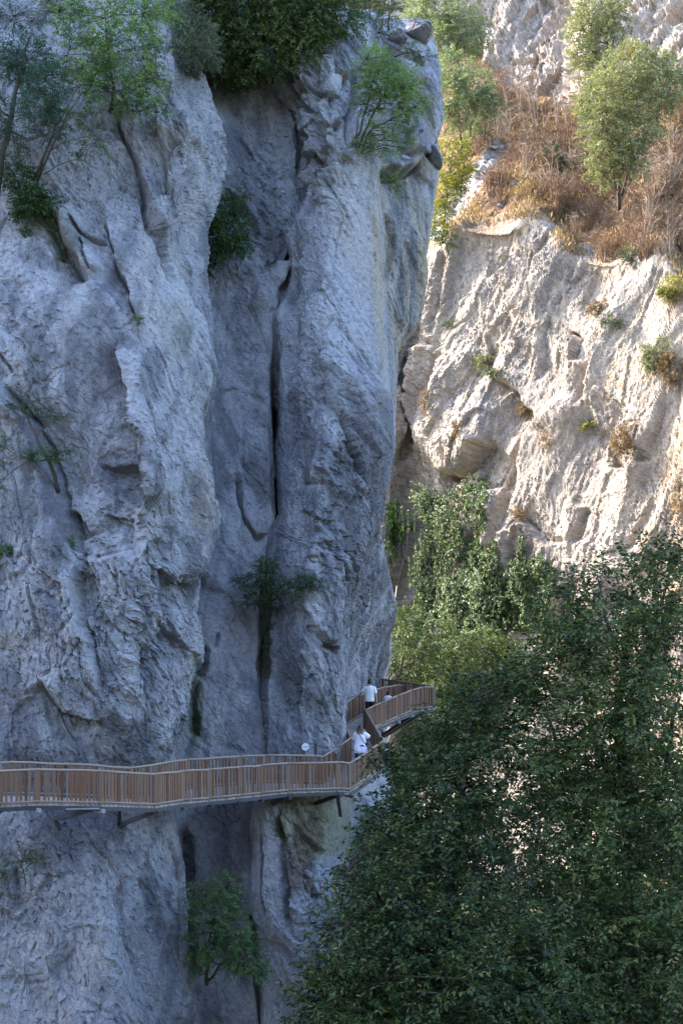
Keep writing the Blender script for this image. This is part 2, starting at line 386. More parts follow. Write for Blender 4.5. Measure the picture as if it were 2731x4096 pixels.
b = MB(); p0 = sr_*0.2+er_*0.8; p1 = sr_*0.08+er_*0.92; b.tube([p0, p1], [0.090, 0.089], 16); remeshed('sleeve_trim', b, NAVY, WOM, 0.011, 2)
b = MB(); b.tube([(-0.07, -0.095, 1.385), (-0.03, -0.135, 1.33), (0.06, -0.164, 1.2), (0.13, -0.160, 1.09), (0.19, -0.08, 1.0)], 0.011, 8); b.build('shoulder_strap', NAVY, None, True).parent = WOM
b = MB()
loft(b, [((0, 0, 0.7), 0.18, 0.135), ((0, 0, 0.86), 0.19, 0.14)])
for s in (1, -1):
    L = LEGW[s]; b.tube([L[0], (Vector(L[0])+Vector(L[1]))/2, L[1], Vector(L[1])*0.5+Vector(L[2])*0.5, L[2]], [0.105, 0.096, 0.072, 0.066, 0.05], 14)
remeshed('leggings', b, NAVY, WOM, 0.011, 4, 0.004, 6)
b = MB(); ellipsoid(b, (0, -0.005, 1.555), 0.09, 0.104, 0.098); ellipsoid(b, (-0.005, -0.045, 1.47), 0.105, 0.085, 0.12); ellipsoid(b, (0.0, -0.06, 1.40), 0.125, 0.075, 0.085)
for i in range(14):
    a = -1.5+3.0*i/13; x = 0.105*math.sin(a); y = -0.06-0.05*math.cos(a); b.tube([(x*0.8, y, 1.5), (x, y-0.01, 1.42), (x*1.18+0.01*math.sin(i*3), y-0.004, 1.34-0.015*(i % 3))], [0.026, 0.024, 0.010], 8)
remeshed('hair', b, hair_ombre(), WOM, 0.008, 2, 0.007, 8)
for s in (1, -1):
    L = Vector(LEGW[s][2]); b = MB(); loft(b, [(L+Vector((0, 0.045, -0.085)), 0.045, 0.13), (L+Vector((0, 0.045, -0.06)), 0.046, 0.13), (L+Vector((0, 0.02, -0.03)), 0.04, 0.08), (L+Vector((0, -0.01, 0.0)), 0.04, 0.046)]); remeshed('shoe', b, WHITE, WOM, 0.009, 3)
eyes((0, 0.02, 1.53), 0.96, EYEM, WOM, -0.3)
# --- child further along
KID = empty('person', PS(1551, 2850, 60.4), 'small dark haired child in white t-shirt behind the far curved railing', 'person', 'people walking on the boardwalk')
KID.location.z = -5.70; KID.rotation_euler.z = math.radians(-20)
b = MB()
loft(b, [((0, 0, 0.42), 0.1, 0.08), ((0, 0, 0.5), 0.105, 0.085), ((0, 0, 0.58), 0.1, 0.08), ((0, 0.005, 0.68), 0.112, 0.08), ((0, 0, 0.75), 0.095, 0.065), ((0, 0, 0.79), 0.05, 0.045)])
b.tube([(0, 0, 0.76), (0, 0.005, 0.82), (0, 0.01, 0.86)], [0.042, 0.038, 0.042], 12); head_shape(b, (0, 0.015, 0.885), 0.86)
for s in (1, -1):
    limb(b, [(s*0.055, 0, 0.45), (s*0.06, 0.02, 0.25), (s*0.06, -0.01*s, 0.06)], [0.062, 0.042, 0.028]); limb(b, [(s*0.06, -0.02, 0.03), (s*0.06, 0.09, 0.025)], [0.025, 0.02])
    a, e, w_ = Vector((s*0.11, 0, 0.735)), Vector((s*0.165, -0.01, 0.58)), Vector((s*0.165, 0.05, 0.45))
    limb(b, [a, e, w_], [0.036, 0.028, 0.02]); hand(b, w_, (0, 0.2, -1), (s, 0, 0), s, 0.62, 0.3)
remeshed('body', b, SKIN, KID, 0.007, 3)
b = MB()
loft(b, [((0, 0, 0.4), 0.128, 0.105), ((0, 0, 0.55), 0.122, 0.098), ((0, 0.005, 0.68), 0.13, 0.096), ((0, 0, 0.75), 0.112, 0.08), ((0, 0, 0.795), 0.056, 0.05)])
for s in (1, -1): b.tube([(s*0.09, 0, 0.735), (s*0.11, 0, 0.735), (s*0.155, -0.008, 0.62)], [0.05, 0.05, 0.046], 12)
remeshed('t_shirt', b, WHITE, KID, 0.009, 4, 0.005, 9)
b = MB(); loft(b, [((0, 0, 0.36), 0.112, 0.09), ((0, 0, 0.5), 0.112, 0.09)])
for s in (1, -1): b.tube([(s*0.055, 0, 0.45), (s*0.06, 0.012, 0.3), (s*0.06, 0.015, 0.22)], [0.07, 0.06, 0.058], 12)
remeshed('shorts', b, NAVY, KID, 0.009, 3)
b = MB(); ellipsoid(b, (0, -0.004, 0.905), 0.074, 0.088, 0.085); ellipsoid(b, (0, -0.03, 0.865), 0.066, 0.06, 0.06); remeshed('hair', b, HAIRD, KID, 0.008, 2, 0.006, 4)
eyes((0, 0.015, 0.885), 0.86, EYEM, KID)
for p in (MAN, WOM, KID):
    if p.name.startswith('person'): pass
# ---------------------------------------------------------------- rock sheets
ZB = {}                       # coarse depth map of the rock, for setting plants on it
ZCELL = 4.0
ZW, ZH = int(1700/ZCELL)+40, int(2700/ZCELL)+40
ZD = np.full((ZH, ZW), 1e9, f32); ZP = np.zeros((ZH, ZW, 3), f32); ZN = np.zeros((ZH, ZW, 3), f32)
def zcell(vx, vy): return int((vy+80)/ZCELL), int((vx+80)/ZCELL)
def zstore(pos, nrm):
    d = pos[:, 1]; ok = d > 1
    vx = CXV + pos[:, 0]/np.maximum(d, 1)*FV; vy = HYV - pos[:, 2]/np.maximum(d, 1)*FV
    r = ((vy+80)/ZCELL).astype(int); c = ((vx+80)/ZCELL).astype(int)
    ok &= (r >= 0) & (r < ZH) & (c >= 0) & (c < ZW)
    idx = np.nonzero(ok)[0]; idx = idx[np.argsort(-d[idx])]
    idx = idx[d[idx] < ZD[r[idx], c[idx]]]
    ZD[r[idx], c[idx]] = d[idx]; ZP[r[idx], c[idx]] = pos[idx]; ZN[r[idx], c[idx]] = nrm[idx]
def surf(vx, vy):
    """rock point and normal seen at a reading (vx, vy)"""
    r, c = zcell(vx, vy); r = min(max(r, 0), ZH-1); c = min(max(c, 0), ZW-1)
    for k in range(0, 6):
        for a, b in ((0, 0), (k, 0), (-k, 0), (0, k), (0, -k), (k, k), (-k, -k)):
            rr, cc = min(max(r+a, 0), ZH-1), min(max(c+b, 0), ZW-1)
            if ZD[rr, cc] < 1e8: return Vector(ZP[rr, cc].tolist()), Vector(ZN[rr, cc].tolist())
    return P(vx, vy, 60), Vector((0, -1, 0))
def grid_normals(pos):
    du = np.gradient(pos, axis=1); dv = np.gradient(pos, axis=0)
    n = np.cross(dv, du); n /= np.maximum(np.linalg.norm(n, axis=2, keepdims=True), 1e-9); return n
def blur(a, axis, it):
    for _ in range(it):
        p = np.concatenate([np.take(a, [0], axis), a, np.take(a, [-1], axis)], axis)
        n = a.shape[axis]
        a = 0.25*np.take(p, range(0, n), axis)+0.5*np.take(p, range(1, n+1), axis)+0.25*np.take(p, range(2, n+2), axis)
    return a
def lines_field(vx, vy, lines):
    """cracks and ledges: each (points, width, depth, step, reach, side) in readings; returns a height to add"""
    out = np.zeros(vx.shape, f32); dark = np.zeros(vx.shape, f32)
    wq = np.stack([vx.ravel()*.022, vy.ravel()*.022, 0*vx.ravel()], 1)
    vx = vx+(10*fbm(wq, 3, 881, .5)+2*fbm(wq*4, 2, 883)).reshape(vx.shape); vy = vy+(10*fbm(wq+40, 3, 882, .5)+2*fbm(wq*4+9, 2, 884)).reshape(vx.shape)
    for pts, w, dep, step, reach in lines:
        pts = np.asarray(pts, float); R = max(reach*2.2, w*4)
        bb = (vx > pts[:, 0].min()-R) & (vx < pts[:, 0].max()+R) & (vy > pts[:, 1].min()-R) & (vy < pts[:, 1].max()+R)
        ii = np.nonzero(bb)
        if len(ii[0]) == 0: continue
        x = vx[ii]; y = vy[ii]; bd = np.full(x.shape, 1e9); sg = np.zeros(x.shape); en = np.zeros(x.shape); Lt = 0
        seg = np.linalg.norm(np.diff(pts, axis=0), axis=1); tot = seg.sum()
        for (ax, ay), (bx, by), L in zip(pts[:-1], pts[1:], seg):
            tx, ty = (bx-ax)/L, (by-ay)/L
            t = np.clip((x-ax)*tx+(y-ay)*ty, 0, L)
            ex = x-ax-t*tx; ey = y-ay-t*ty; d = np.hypot(ex, ey)
            m = d < bd
            bd = np.where(m, d, bd); sg = np.where(m, np.sign((x-ax)*ty-(y-ay)*tx), sg); en = np.where(m, (Lt+t)/tot, en); Lt += L
        endf = smooth01(np.minimum(en, 1-en)*6+0.0)       # fade at both ends
        h = -dep*np.exp(-(bd/w)**2)*endf
        h += step*sg*np.exp(-(bd/reach)**1.5)*endf*smooth01(bd/(w*0.8))   # sign + is to the right of the walking direction
        out[ii] += h.astype(f32); dark[ii] = np.maximum(dark[ii], (np.exp(-(bd/(w*1.3))**2)*endf).astype(f32))
    return out, dark
def rock_disp(pos, lean, seed, big=1.0, fine=1.0, rough=None, scale=1.0, squeeze=0.5):
    """height along the normal: chiselled facets at several sizes, stretched along the cleavage direction"""
    n = len(pos); a = np.array(lean, float); a /= np.linalg.norm(a)
    along = pos@a
    q = pos + (squeeze-1)*along[:, None]*a[None, :]      # squeeze along the cleavage
    q = q.astype(f32)/scale
    w = np.stack([perlin(q*0.35+3, seed+1), perlin(q*0.35+13, seed+2), perlin(q*0.35+23, seed+3)], 1)
    w2 = np.stack([perlin(q*2.2+3, seed+4), perlin(q*2.2+13, seed+5), perlin(q*2.2+23, seed+6)], 1)
    qw = q+w*0.32+w2*0.05
    if rough is None: rough = np.ones(n, f32)
    def terr(x, st, sh):
        x = x/st; f = np.floor(x); return st*(f+smooth01((x-f)/sh))
    h = np.zeros(n, f32)
    v, e = facet(qw/5.5, seed+10, 0.5); A = 1.3*v*smooth01(e/0.25)+0.55*perlin(q*0.28, seed+8)
    h += 1.35*big*(0.85*A+0.15*terr(A, 0.42, 0.10))
    v, e1 = facet(qw/1.9, seed+11, 0.6); B = 0.95*v*smooth01(e1/0.10)+0.22*perlin(q*0.8, seed+9)
    h += big*(0.14+0.72*rough)*(0.75*B+0.25*terr(B+0.07, 0.17, 0.12))
    v, e2 = facet(qw/0.8, seed+12, 0.5); h += 0.20*v*fine*(0.06+0.94*rough)*(0.3+0.7*smooth01(e2/0.08))
    v, e3 = facet(qw/0.36, seed+13, 0.45); h += 0.12*v*fine*(0.12+0.88*rough)
    v, e4 = facet(qw/0.16, seed+14, 0.45); h += 0.10*v*fine*(0.36+0.64*rough)
    h += 0.05*fine*fbm(q*4.0, 4, seed+24, 0.6, ridged=True)*(0.25+0.75*rough)
    jn = fbm(q*0.25+50, 2, seed+40)
    # thin open joints where two medium facets meet
    h -= 0.12*np.exp(-(e1/0.025)**2)*smooth01(jn*4)*big
    qc = (pos+(0.22-1)*along[:, None]*a[None, :]).astype(f32)/scale+w*0.25+w2*0.08
    v, ec = facet(qc/1.5+11, seed+15, 0.5); h -= 0.16*np.exp(-(ec/0.016)**2)*smooth01((fbm(q*0.3+90, 3, seed+41)-0.2)*5)*big
    h += 0.10*v*big*smooth01(ec/0.05)
    return h*scale
def rock_tint(pos, lean, seed, light, dark, warm, warm_amt, dark_amt=0.5, streak=0.5):
    a = np.array(lean, float); a /= np.linalg.norm(a)
    q = pos.astype(f32); along = q@a.astype(f32); qs = q - (0.9*along)[:, None]*a[None, :].astype(f32)
    qv = q*np.array((1, 1, 0.09), f32)
    m1 = fbm(q*0.16+5, 4, seed); m2 = fbm(qs*1.1+9, 5, seed+7, 0.6); m3 = fbm(q*1.3+2, 5, seed+13, 0.65); m4 = fbm(qv*1.6+40, 4, seed+29, 0.6)
    t = smooth01(0.52+dark_amt*(m1*1.1+m2*streak*1.6+m3*0.7+m4*streak*1.2))
    c = np.array(dark)[None, :]*(1-t)[:, None]+np.array(light)[None, :]*t[:, None]
    wm = smooth01((fbm(qs*0.5+31, 3, seed+19)+0.15*m3)*2.2+warm_amt)
    c = c*(1-wm*0.6)[:, None]+c*np.array(warm)[None, :]*(wm*0.6)[:, None]
    return c
def sheet(name, VX, VY, D, mat, lean, seed, keep=None, kind='structure', label=None, rough=None, lines=None, big=1.0, fine=1.0, scale=1.0,
          tint=None, plan_blur=2, extra=None, dgain=None, squeeze=0.5):
    d = D*S
    pos = np.stack([(VX-CXV)*d/FV, d, (HYV-VY)*d/FV], 2)
    pos = blur(pos, 1, plan_blur)
    nb = grid_normals(blur(blur(pos, 1, 10), 0, 10))
    R, C = VX.shape; pre = np.zeros((R, C), f32)
    if lines:
        lf, dk = lines_field(VX, VY, lines); pre = lf*smooth01((-nb[:, :, 1]-0.25)*2.2)
    if extra is not None: pre = pre+extra
    flat = (pos+nb*pre[:, :, None]).reshape(-1, 3)
    h = rock_disp(flat, lean, seed, big, fine, None if rough is None else rough.ravel(), scale, squeeze).reshape(R, C)
    if dgain is not None: h = h*dgain
    h = h+pre
    pos = pos+nb*h[:, :, None]
    nr = grid_normals(pos)
    fl = pos.reshape(-1, 3)
    col = tint(fl, VX.ravel(), VY.ravel(), nr.reshape(-1, 3))
    idx = np.arange(R*C).reshape(R, C)
    q = np.stack([idx[:-1, :-1], idx[1:, :-1], idx[1:, 1:], idx[:-1, 1:]], 2)
    if keep is not None: q = q[keep[:-1, :-1] & keep[1:, 1:] & keep[1:, :-1] & keep[:-1, 1:]]
    q = q.reshape(-1, 4)
    used = np.zeros(R*C, bool); used[q.ravel()] = True
    remap = np.cumsum(used)-1
    zstore(fl[used], nr.reshape(-1, 3)[used])
    o = mesh_np(name, fl[used], remap[q], mat, smooth=False, attrs={'tint': ('FLOAT_COLOR', np.concatenate([col, np.ones((len(col), 1))], 1)[used])})
    o['kind'] = kind
    if label: o['label'] = label
    return o

PITCH = 2.4
# ---- the near cliff: one sheet folded in plan. Every knot is a vertical line of the rock: (reading y, x, distance)
KN = {
 'A0': [(-2700, -3700, 37), (2450, -3700, 34)],  # unseen end, bent forward to block sun and skylight from the left
 'A': [(-2700, -170, 66), (-300, -170, 53), (0, -170, 51), (300, -170, 48.5), (700, -170, 46.5), (1200, -170, 44.5), (1700, -170, 42.6), (1850, -170, 43), (2450, -170, 41)],
 'B': [(-2700, 90, 66), (-300, 90, 53), (0, 90, 50.5), (300, 70, 47.8), (480, 100, 46.6), (700, 110, 45.2), (1200, 90, 43.8), (1700, 100, 42.2), (1850, 100, 42.8), (2450, 100, 40.5)],
 'C': [(-2700, 300, 66), (-300, 300, 53), (0, 300, 50), (260, 290, 48.5), (520, 330, 45.6), (900, 310, 43.5), (1200, 332, 42.4), (1500, 300, 42.5), (1700, 280, 43), (1860, 260, 43.6), (2100, 250, 41.8), (2450, 250, 40.8)],
 'C2': [(-2700, 420, 68), (-300, 420, 54), (0, 400, 51), (180, 400, 49.2), (330, 440, 47.4), (470, 440, 47.2), (560, 410, 47.2), (800, 420, 45.8), (1100, 430, 44.2), (1300, 420, 43.6), (1360, 400, 44.2), (1500, 370, 43.8), (1700, 330, 43.8), (1860, 330, 44), (2450, 350, 42)],
 'D': [(-2700, 470, 72), (-300, 470, 58), (0, 455, 55), (180, 482, 53), (330, 515, 51.5), (440, 512, 51), (500, 490, 50.5), (540, 472, 50), (640, 470, 49), (760, 480, 48), (900, 490, 47.2), (1000, 486, 46.8), (1100, 494, 46.2), (1200, 491, 45.8), (1300, 478, 45.5), (1360, 455, 45.3), (1500, 430, 45.2), (1620, 392, 45.2), (1740, 362, 45.4), (1860, 375, 45.2), (2000, 420, 44.5), (2450, 425, 43.5)],
 'E': [(-2700, 460, 76), (-300, 460, 62), (0, 445, 60), (180, 475, 56), (330, 490, 54.5), (500, 470, 53.8), (700, 465, 52.4), (1000, 478, 51), (1200, 482, 50), (1360, 458, 48.7), (1500, 440, 48), (1740, 395, 47.6), (1860, 410, 47.2), (2450, 440, 46)],
 'F': [(-2700, 560, 76), (-300, 560, 62), (0, 560, 60.5), (180, 560, 56), (400, 570, 54.6), (700, 555, 52.8), (1000, 555, 52), (1300, 550, 50), (1700, 510, 48), (1860, 510, 47.8), (2450, 520, 46.6)],
 'G0': [(-2700, 648, 75), (-300, 648, 61), (0, 648, 60), (170, 650, 56.4), (270, 672, 55.9), (340, 684, 55.5), (420, 678, 55), (470, 690, 54.8), (520, 676, 54.6), (600, 655, 54), (680, 640, 53.5), (740, 626, 53.2), (1000, 627, 52), (1180, 632, 50.9), (1230, 614, 50.6), (1400, 602, 49.7), (1600, 600, 48.6), (1740, 606, 48.2), (1860, 575, 47.6), (2000, 572, 47.2), (2450, 600, 46.3)],
 'G1': [(-2700, 650, 76), (-300, 650, 61.5), (0, 650, 60.6), (170, 653, 57), (270, 675, 56.5), (340, 687, 56.2), (420, 681, 55.8), (470, 693, 55.6), (520, 679, 55.4), (600, 658, 55), (680, 644, 57.0), (740, 630, 57.0), (1000, 631, 56.0), (1180, 636, 54.9), (1230, 618, 54.2), (1400, 604, 50.2), (1600, 602, 48.9), (1740, 608, 48.4), (1860, 578, 48.4), (2000, 575, 48), (2450, 603, 46.8)],
 'H': [(-2700, 660, 74), (-300, 660, 60), (0, 660, 58.5), (170, 664, 56), (270, 686, 55), (340, 700, 54.2), (420, 694, 53.8), (470, 706, 53.4), (520, 690, 53.2), (600, 668, 53), (680, 650, 52.9), (740, 634, 52.6), (1000, 636, 51.2), (1180, 642, 50.2), (1230, 624, 50), (1400, 615, 49), (1600, 615, 48.2), (1740, 620, 47.9), (1860, 588, 46.9), (2000, 586, 46.6), (2450, 615, 45.8)],
 'I': [(-2700, 760, 74), (-300, 760, 60), (0, 755, 57.5), (170, 750, 54.5), (420, 770, 51.9), (700, 740, 50.6), (1000, 745, 49), (1300, 720, 47.9), (1480, 700, 47.4), (1740, 700, 47.6), (1860, 680, 46.7), (2100, 690, 45.9), (2450, 700, 45)],
 'J': [(-2700, 850, 76), (-300, 850, 62), (0, 840, 59), (150, 826, 55.8), (250, 850, 54.6), (400, 858, 53), (560, 864, 52.2), (760, 866, 51.3), (900, 866, 50.8), (1020, 860, 50.2), (1130, 838, 49.8), (1230, 830, 49.5), (1300, 815, 49.3), (1400, 790, 49), (1480, 778, 48.9), (1560, 784, 49), (1640, 790, 49.2), (1740, 780, 49.4), (1860, 740, 48.6), (2100, 760, 47.6), (2450, 790, 47)],
 'K': [(-2700, 880, 80), (-300, 880, 66), (0, 880, 64), (170, 866, 60), (420, 868, 57.8), (560, 874, 56.6), (700, 876, 55.6), (900, 874, 54), (1020, 868, 53), (1130, 848, 53), (1300, 825, 54), (1400, 802, 55.5), (1480, 790, 57), (1640, 793, 58.6), (1760, 800, 58), (1880, 812, 55), (2450, 840, 52)],
 'L': [(-2700, 985, 86), (-300, 985, 72), (60, 985, 68.5), (120, 1002, 66.5), (200, 1011, 64.5), (260, 1015, 63.5), (340, 1005, 62.5), (400, 1010, 61.8), (480, 1000, 61), (600, 985, 60.2), (680, 970, 59.6), (740, 958, 59.2), (800, 920, 58.4), (840, 906, 58), (900, 896, 57.6), (960, 890, 57.2), (1030, 886, 57), (1080, 876, 57), (1130, 873, 57.4), (1200, 881, 58.4), (1290, 892, 60), (1380, 902, 62.4), (1440, 910, 64), (1500, 905, 65.4), (1570, 891, 67), (1700, 892, 67), (1800, 915, 64), (1900, 935, 62), (2450, 960, 58)],
}
KN['M'] = [(y, x-22, d+6) for y, x, d in KN['L']]
KN['Z'] = [(y, x-60, d+11) for y, x, d in KN['L']]
order = ['A0', 'A', 'B', 'C', 'C2', 'D', 'E', 'F', 'G0', 'G1', 'H', 'I', 'J', 'K', 'L', 'M', 'Z']
ys = np.concatenate([np.linspace(-2700, -60, 40)[:-1], np.arange(-60, 2430, PITCH)])
kx = np.stack([pinterp(ys, [p[0] for p in KN[k]], [p[1] for p in KN[k]]) for k in order], 1)
kd = np.stack([pinterp(ys, [p[0] for p in KN[k]], [p[2] for p in KN[k]]) for k in order], 1)
counts = []
for i in range(len(order)-1):
    if order[i] == 'A0': counts.append(150); continue
    if order[i] in ('L', 'M'): counts.append(30 if order[i] == 'L' else 16); continue
    dx = np.abs(kx[60:, i+1]-kx[60:, i]).mean(); dd = np.abs(kd[60:, i+1]-kd[60:, i]).mean()*55
    counts.append(int(max(6, math.hypot(dx, dd*0.62)/PITCH)))
cols_x = []; cols_d = []
for i, n in enumerate(counts):
    for t in (1-(1-np.arange(n)/n)**2.6 if i == 0 else np.arange(n)/n):
        cols_x.append(kx[:, i]*(1-t)+kx[:, i+1]*t); cols_d.append(kd[:, i]*(1-t)+kd[:, i+1]*t)
cols_x.append(kx[:, -1]); cols_d.append(kd[:, -1])
VX = np.stack(cols_x, 1); D = np.stack(cols_d, 1); VY = np.repeat(ys[:, None], VX.shape[1], 1)
TOPX = [560, 600, 640, 700, 880, 905, 940, 972, 995, 1020]; TOPY = [-2700, -900, -40, 0, 35, 46, 48, 66, 92, 140]
top = np.interp(VX, TOPX, TOPY)
top = np.where(VX < 560, -9000, top)
gidx = sum(counts[:order.index('F')])
over = np.clip(1-(VY-top)/55, 0, 1.5); over[:, :gidx] = 0
D = D+4.0*over**2
keep = (VY >= top-4)
keep[:, :gidx] = True
LN = [  # walking direction matters: the step raises the right-hand side
 ([(268, 262), (285, 310), (300, 345), (330, 400), (350, 450), (372, 500), (392, 556), (410, 625), (420, 690)], 5, 0.6, 0.42, 90),
 ([(352, 255), (362, 320), (384, 395), (402, 430)], 4, 0.25, 0.35, 40),
 ([(395, 300), (405, 350), (430, 420), (440, 480)], 4, 0.3, 0.3, 40),
 ([(330, 160), (365, 195), (400, 190), (440, 175)], 4, 0.4, 0.3, 40),
 ([(455, 250), (478, 265), (496, 300), (510, 345)], 3, 0.25, 0.1, 25),
 ([(228, 470), (243, 530), (262, 600), (285, 650), (300, 690), (322, 745)], 4, 0.3, 0.28, 60),
 ([(112, 470), (136, 540), (150, 580), (180, 610), (212, 665)], 12, 0.7, 0.6, 70),
 ([(160, 505), (188, 540), (220, 545), (240, 535)], 4, 0.35, 0.1, 30),
 ([(185, 545), (205, 600), (218, 640)], 4, 0.3, 0.1, 25),
 ([(20, 880), (45, 930), (80, 975), (105, 1060), (122, 1125), (160, 1230), (192, 1292)], 8, 0.6, -0.55, 110),
 ([(0, 765), (30, 835), (62, 880)], 4, 0.4, 0.2, 50),
 ([(262, 780), (290, 870), (302, 960), (320, 1080), (334, 1190)], 5, 0.06, 0.7, 70),
 ([(180, 1290), (192, 1390), (215, 1490), (240, 1600)], 5, 0.15, -0.45, 70),
 ([(378, 1315), (405, 1348), (440, 1350), (480, 1312)], 9, 0.6, 0.55, 70),
 ([(205, 1050), (235, 1062), (300, 1048)], 5, 0.1, 0.28, 45),
 ([(225, 1180), (280, 1190), (320, 1215)], 5, 0.1, 0.22, 45),
 ([(135, 1160), (170, 1180), (200, 1230)], 6, 0.2, 0.3, 50),
 ([(90, 1560), (150, 1640), (230, 1660)], 8, 0.2, 0.4, 70),
 ([(630, 720), (630, 800), (631, 900), (631, 1000), (633, 1100), (637, 1185), (619, 1240), (610, 1300), (606, 1400), (604, 1480)], 6, 1.1, 0.0, 10),
 ([(606, 1470), (604, 1560), (610, 1700), (612, 1760)], 3, 0.2, 0.1, 25),
 ([(528, 1085), (545, 1150), (560, 1205), (588, 1240), (618, 1215)], 3, 0.35, 0.18, 45),
 ([(495, 905), (540, 893), (590, 905), (620, 915)], 5, 0.1, 0.08, 30),
 ([(560, 300), (575, 340), (590, 372)], 4, 0.25, 0.2, 40),
 ([(520, 430), (550, 470), (590, 510), (600, 560)], 6, 0.25, 0.3, 50),
 ([(600, 640), (630, 600), (660, 590), (690, 610)], 7, 0.5, -0.45, 55),
 ([(680, 135), (675, 230), (690, 300), (715, 360), (735, 385)], 8, 0.55, 0.35, 45),
 ([(700, 125), (705, 180), (692, 230), (705, 260)], 4, 0.4, 0.25, 25),
 ([(762, 130), (770, 190), (752, 250), (760, 300), (790, 340)], 4, 0.4, -0.2, 28),
 ([(800, 160), (815, 220), (800, 290), (812, 350)], 5, 0.35, 0.25, 30),
 ([(690, 210), (730, 215), (770, 205)], 4, 0.35, 0.2, 25),
 ([(705, 270), (740, 285), (790, 275)], 4, 0.35, 0.2, 25),
 ([(850, 105), (890, 130), (940, 125), (990, 150)], 5, 0.5, 0.35, 40),
 ([(870, 170), (920, 200), (960, 190), (1000, 215)], 5, 0.45, 0.3, 40),
 ([(738, 150), (730, 230), (720, 300), (735, 360)], 6, 0.5, -0.2, 35),
 ([(700, 445), (728, 408), (742, 395), (770, 372), (800, 385)], 7, 0.6, -0.35, 40),
 ([(745, 400), (760, 440), (790, 480), (800, 520)], 4, 0.35, -0.15, 35),
 ([(660, 600), (640, 690), (640, 720)], 6, 0.3, -0.3, 40),
 ([(690, 250), (720, 262), (745, 258)], 5, 0.35, -0.1, 25),
 ([(700, 310), (735, 318), (760, 300)], 5, 0.35, -0.1, 25),
 ([(780, 925), (792, 990), (826, 1075), (838, 1100)], 4, 0.25, 0.12, 40),
 ([(770, 1020), (790, 1060), (830, 1105), (850, 1120)], 5, 0.3, -0.15, 50),
 ([(690, 1170), (720, 1190), (760, 1200)], 5, 0.1, 0.18, 40),
 ([(740, 1250), (770, 1300), (800, 1390), (800, 1420)], 4, 0.25, 0.0, 30),
 ([(700, 1430), (740, 1480), (778, 1500), (790, 1490)], 6, 0.25, 0.08, 40),
 ([(862, 392), (900, 400), (935, 392), (972, 368)], 5, 0.7, 0.6, 60),
 ([(975, 368), (990, 345), (1000, 320)], 5, 0.6, 0.2, 40),
 ([(935, 300), (928, 340), (940, 372)], 5, 0.55, 0.45, 40),
 ([(880, 480), (892, 560), (886, 640)], 5, 0.2, 0.25, 40),
 ([(905, 400), (930, 470), (905, 560), (895, 660)], 6, 0.25, -0.2, 40),
 ([(640, 1855), (648, 1900), (652, 1960), (668, 2060), (672, 2150)], 6, 0.55, 0.25, 40),
 ([(690, 1850), (735, 1900), (770, 1970)], 8, 0.4, 0.3, 50),
 ([(600, 1900), (604, 2000), (612, 2120)], 3, 0.25, 0.1, 30),
 ([(455, 1560), (450, 1640), (455, 1700)], 4, 0.25, 0.15, 30),
 ([(470, 1480), (462, 1560)], 5, 0.35, 0.1, 25),
 ([(505, 1450), (500, 1490)], 4, 0.3, 0.0, 20),
 ([(430, 1880), (440, 1990), (436, 2100), (440, 2250)], 7, 0.2, 0.3, 60),
 ([(700, 2020), (730, 2060), (715, 2120), (740, 2200)], 9, 0.5, 0.2, 40),
]
def gm(x, y, cx, cy, rx, ry): return np.exp(-((x-cx)/rx)**2-((y-cy)/ry)**2)
d0 = D*S; base = np.stack([(VX-CXV)*d0/FV, d0, (HYV-VY)*d0/FV], 2).reshape(-1, 3)
rough = 0.38+0.5*fbm(base*0.22+3, 3, 77).reshape(VX.shape)
for cx, cy, rx, ry, a in [(380, 650, 70, 150, -0.5), (200, 800, 150, 160, -0.15), (800, 1250, 75, 300, 1.1), (705, 300, 60, 170, 1.2), (880, 130, 90, 70, 0.9), (970, 250, 50, 110, 0.8), (330, 330, 120, 160, 0.35), (180, 1400, 190, 260, 0.5), (370, 1450, 90, 160, 0.6),
                          (540, 1500, 70, 330, -0.45), (555, 850, 60, 150, -0.3), (430, 450, 70, 140, 0.15), (730, 2100, 90, 180, 0.8), (840, 560, 40, 160, -0.3), (940, 600, 60, 200, 0.35), (150, 2150, 260, 160, 0.1), (620, 500, 70, 130, 0.3)]:
    rough = rough+a*gm(VX, VY, cx, cy, rx, ry)
rough = np.clip((rough-0.38)*1.3+0.15, 0.02, 1.2).astype(f32)
LEAN = (0.42, 0.1, -0.9)
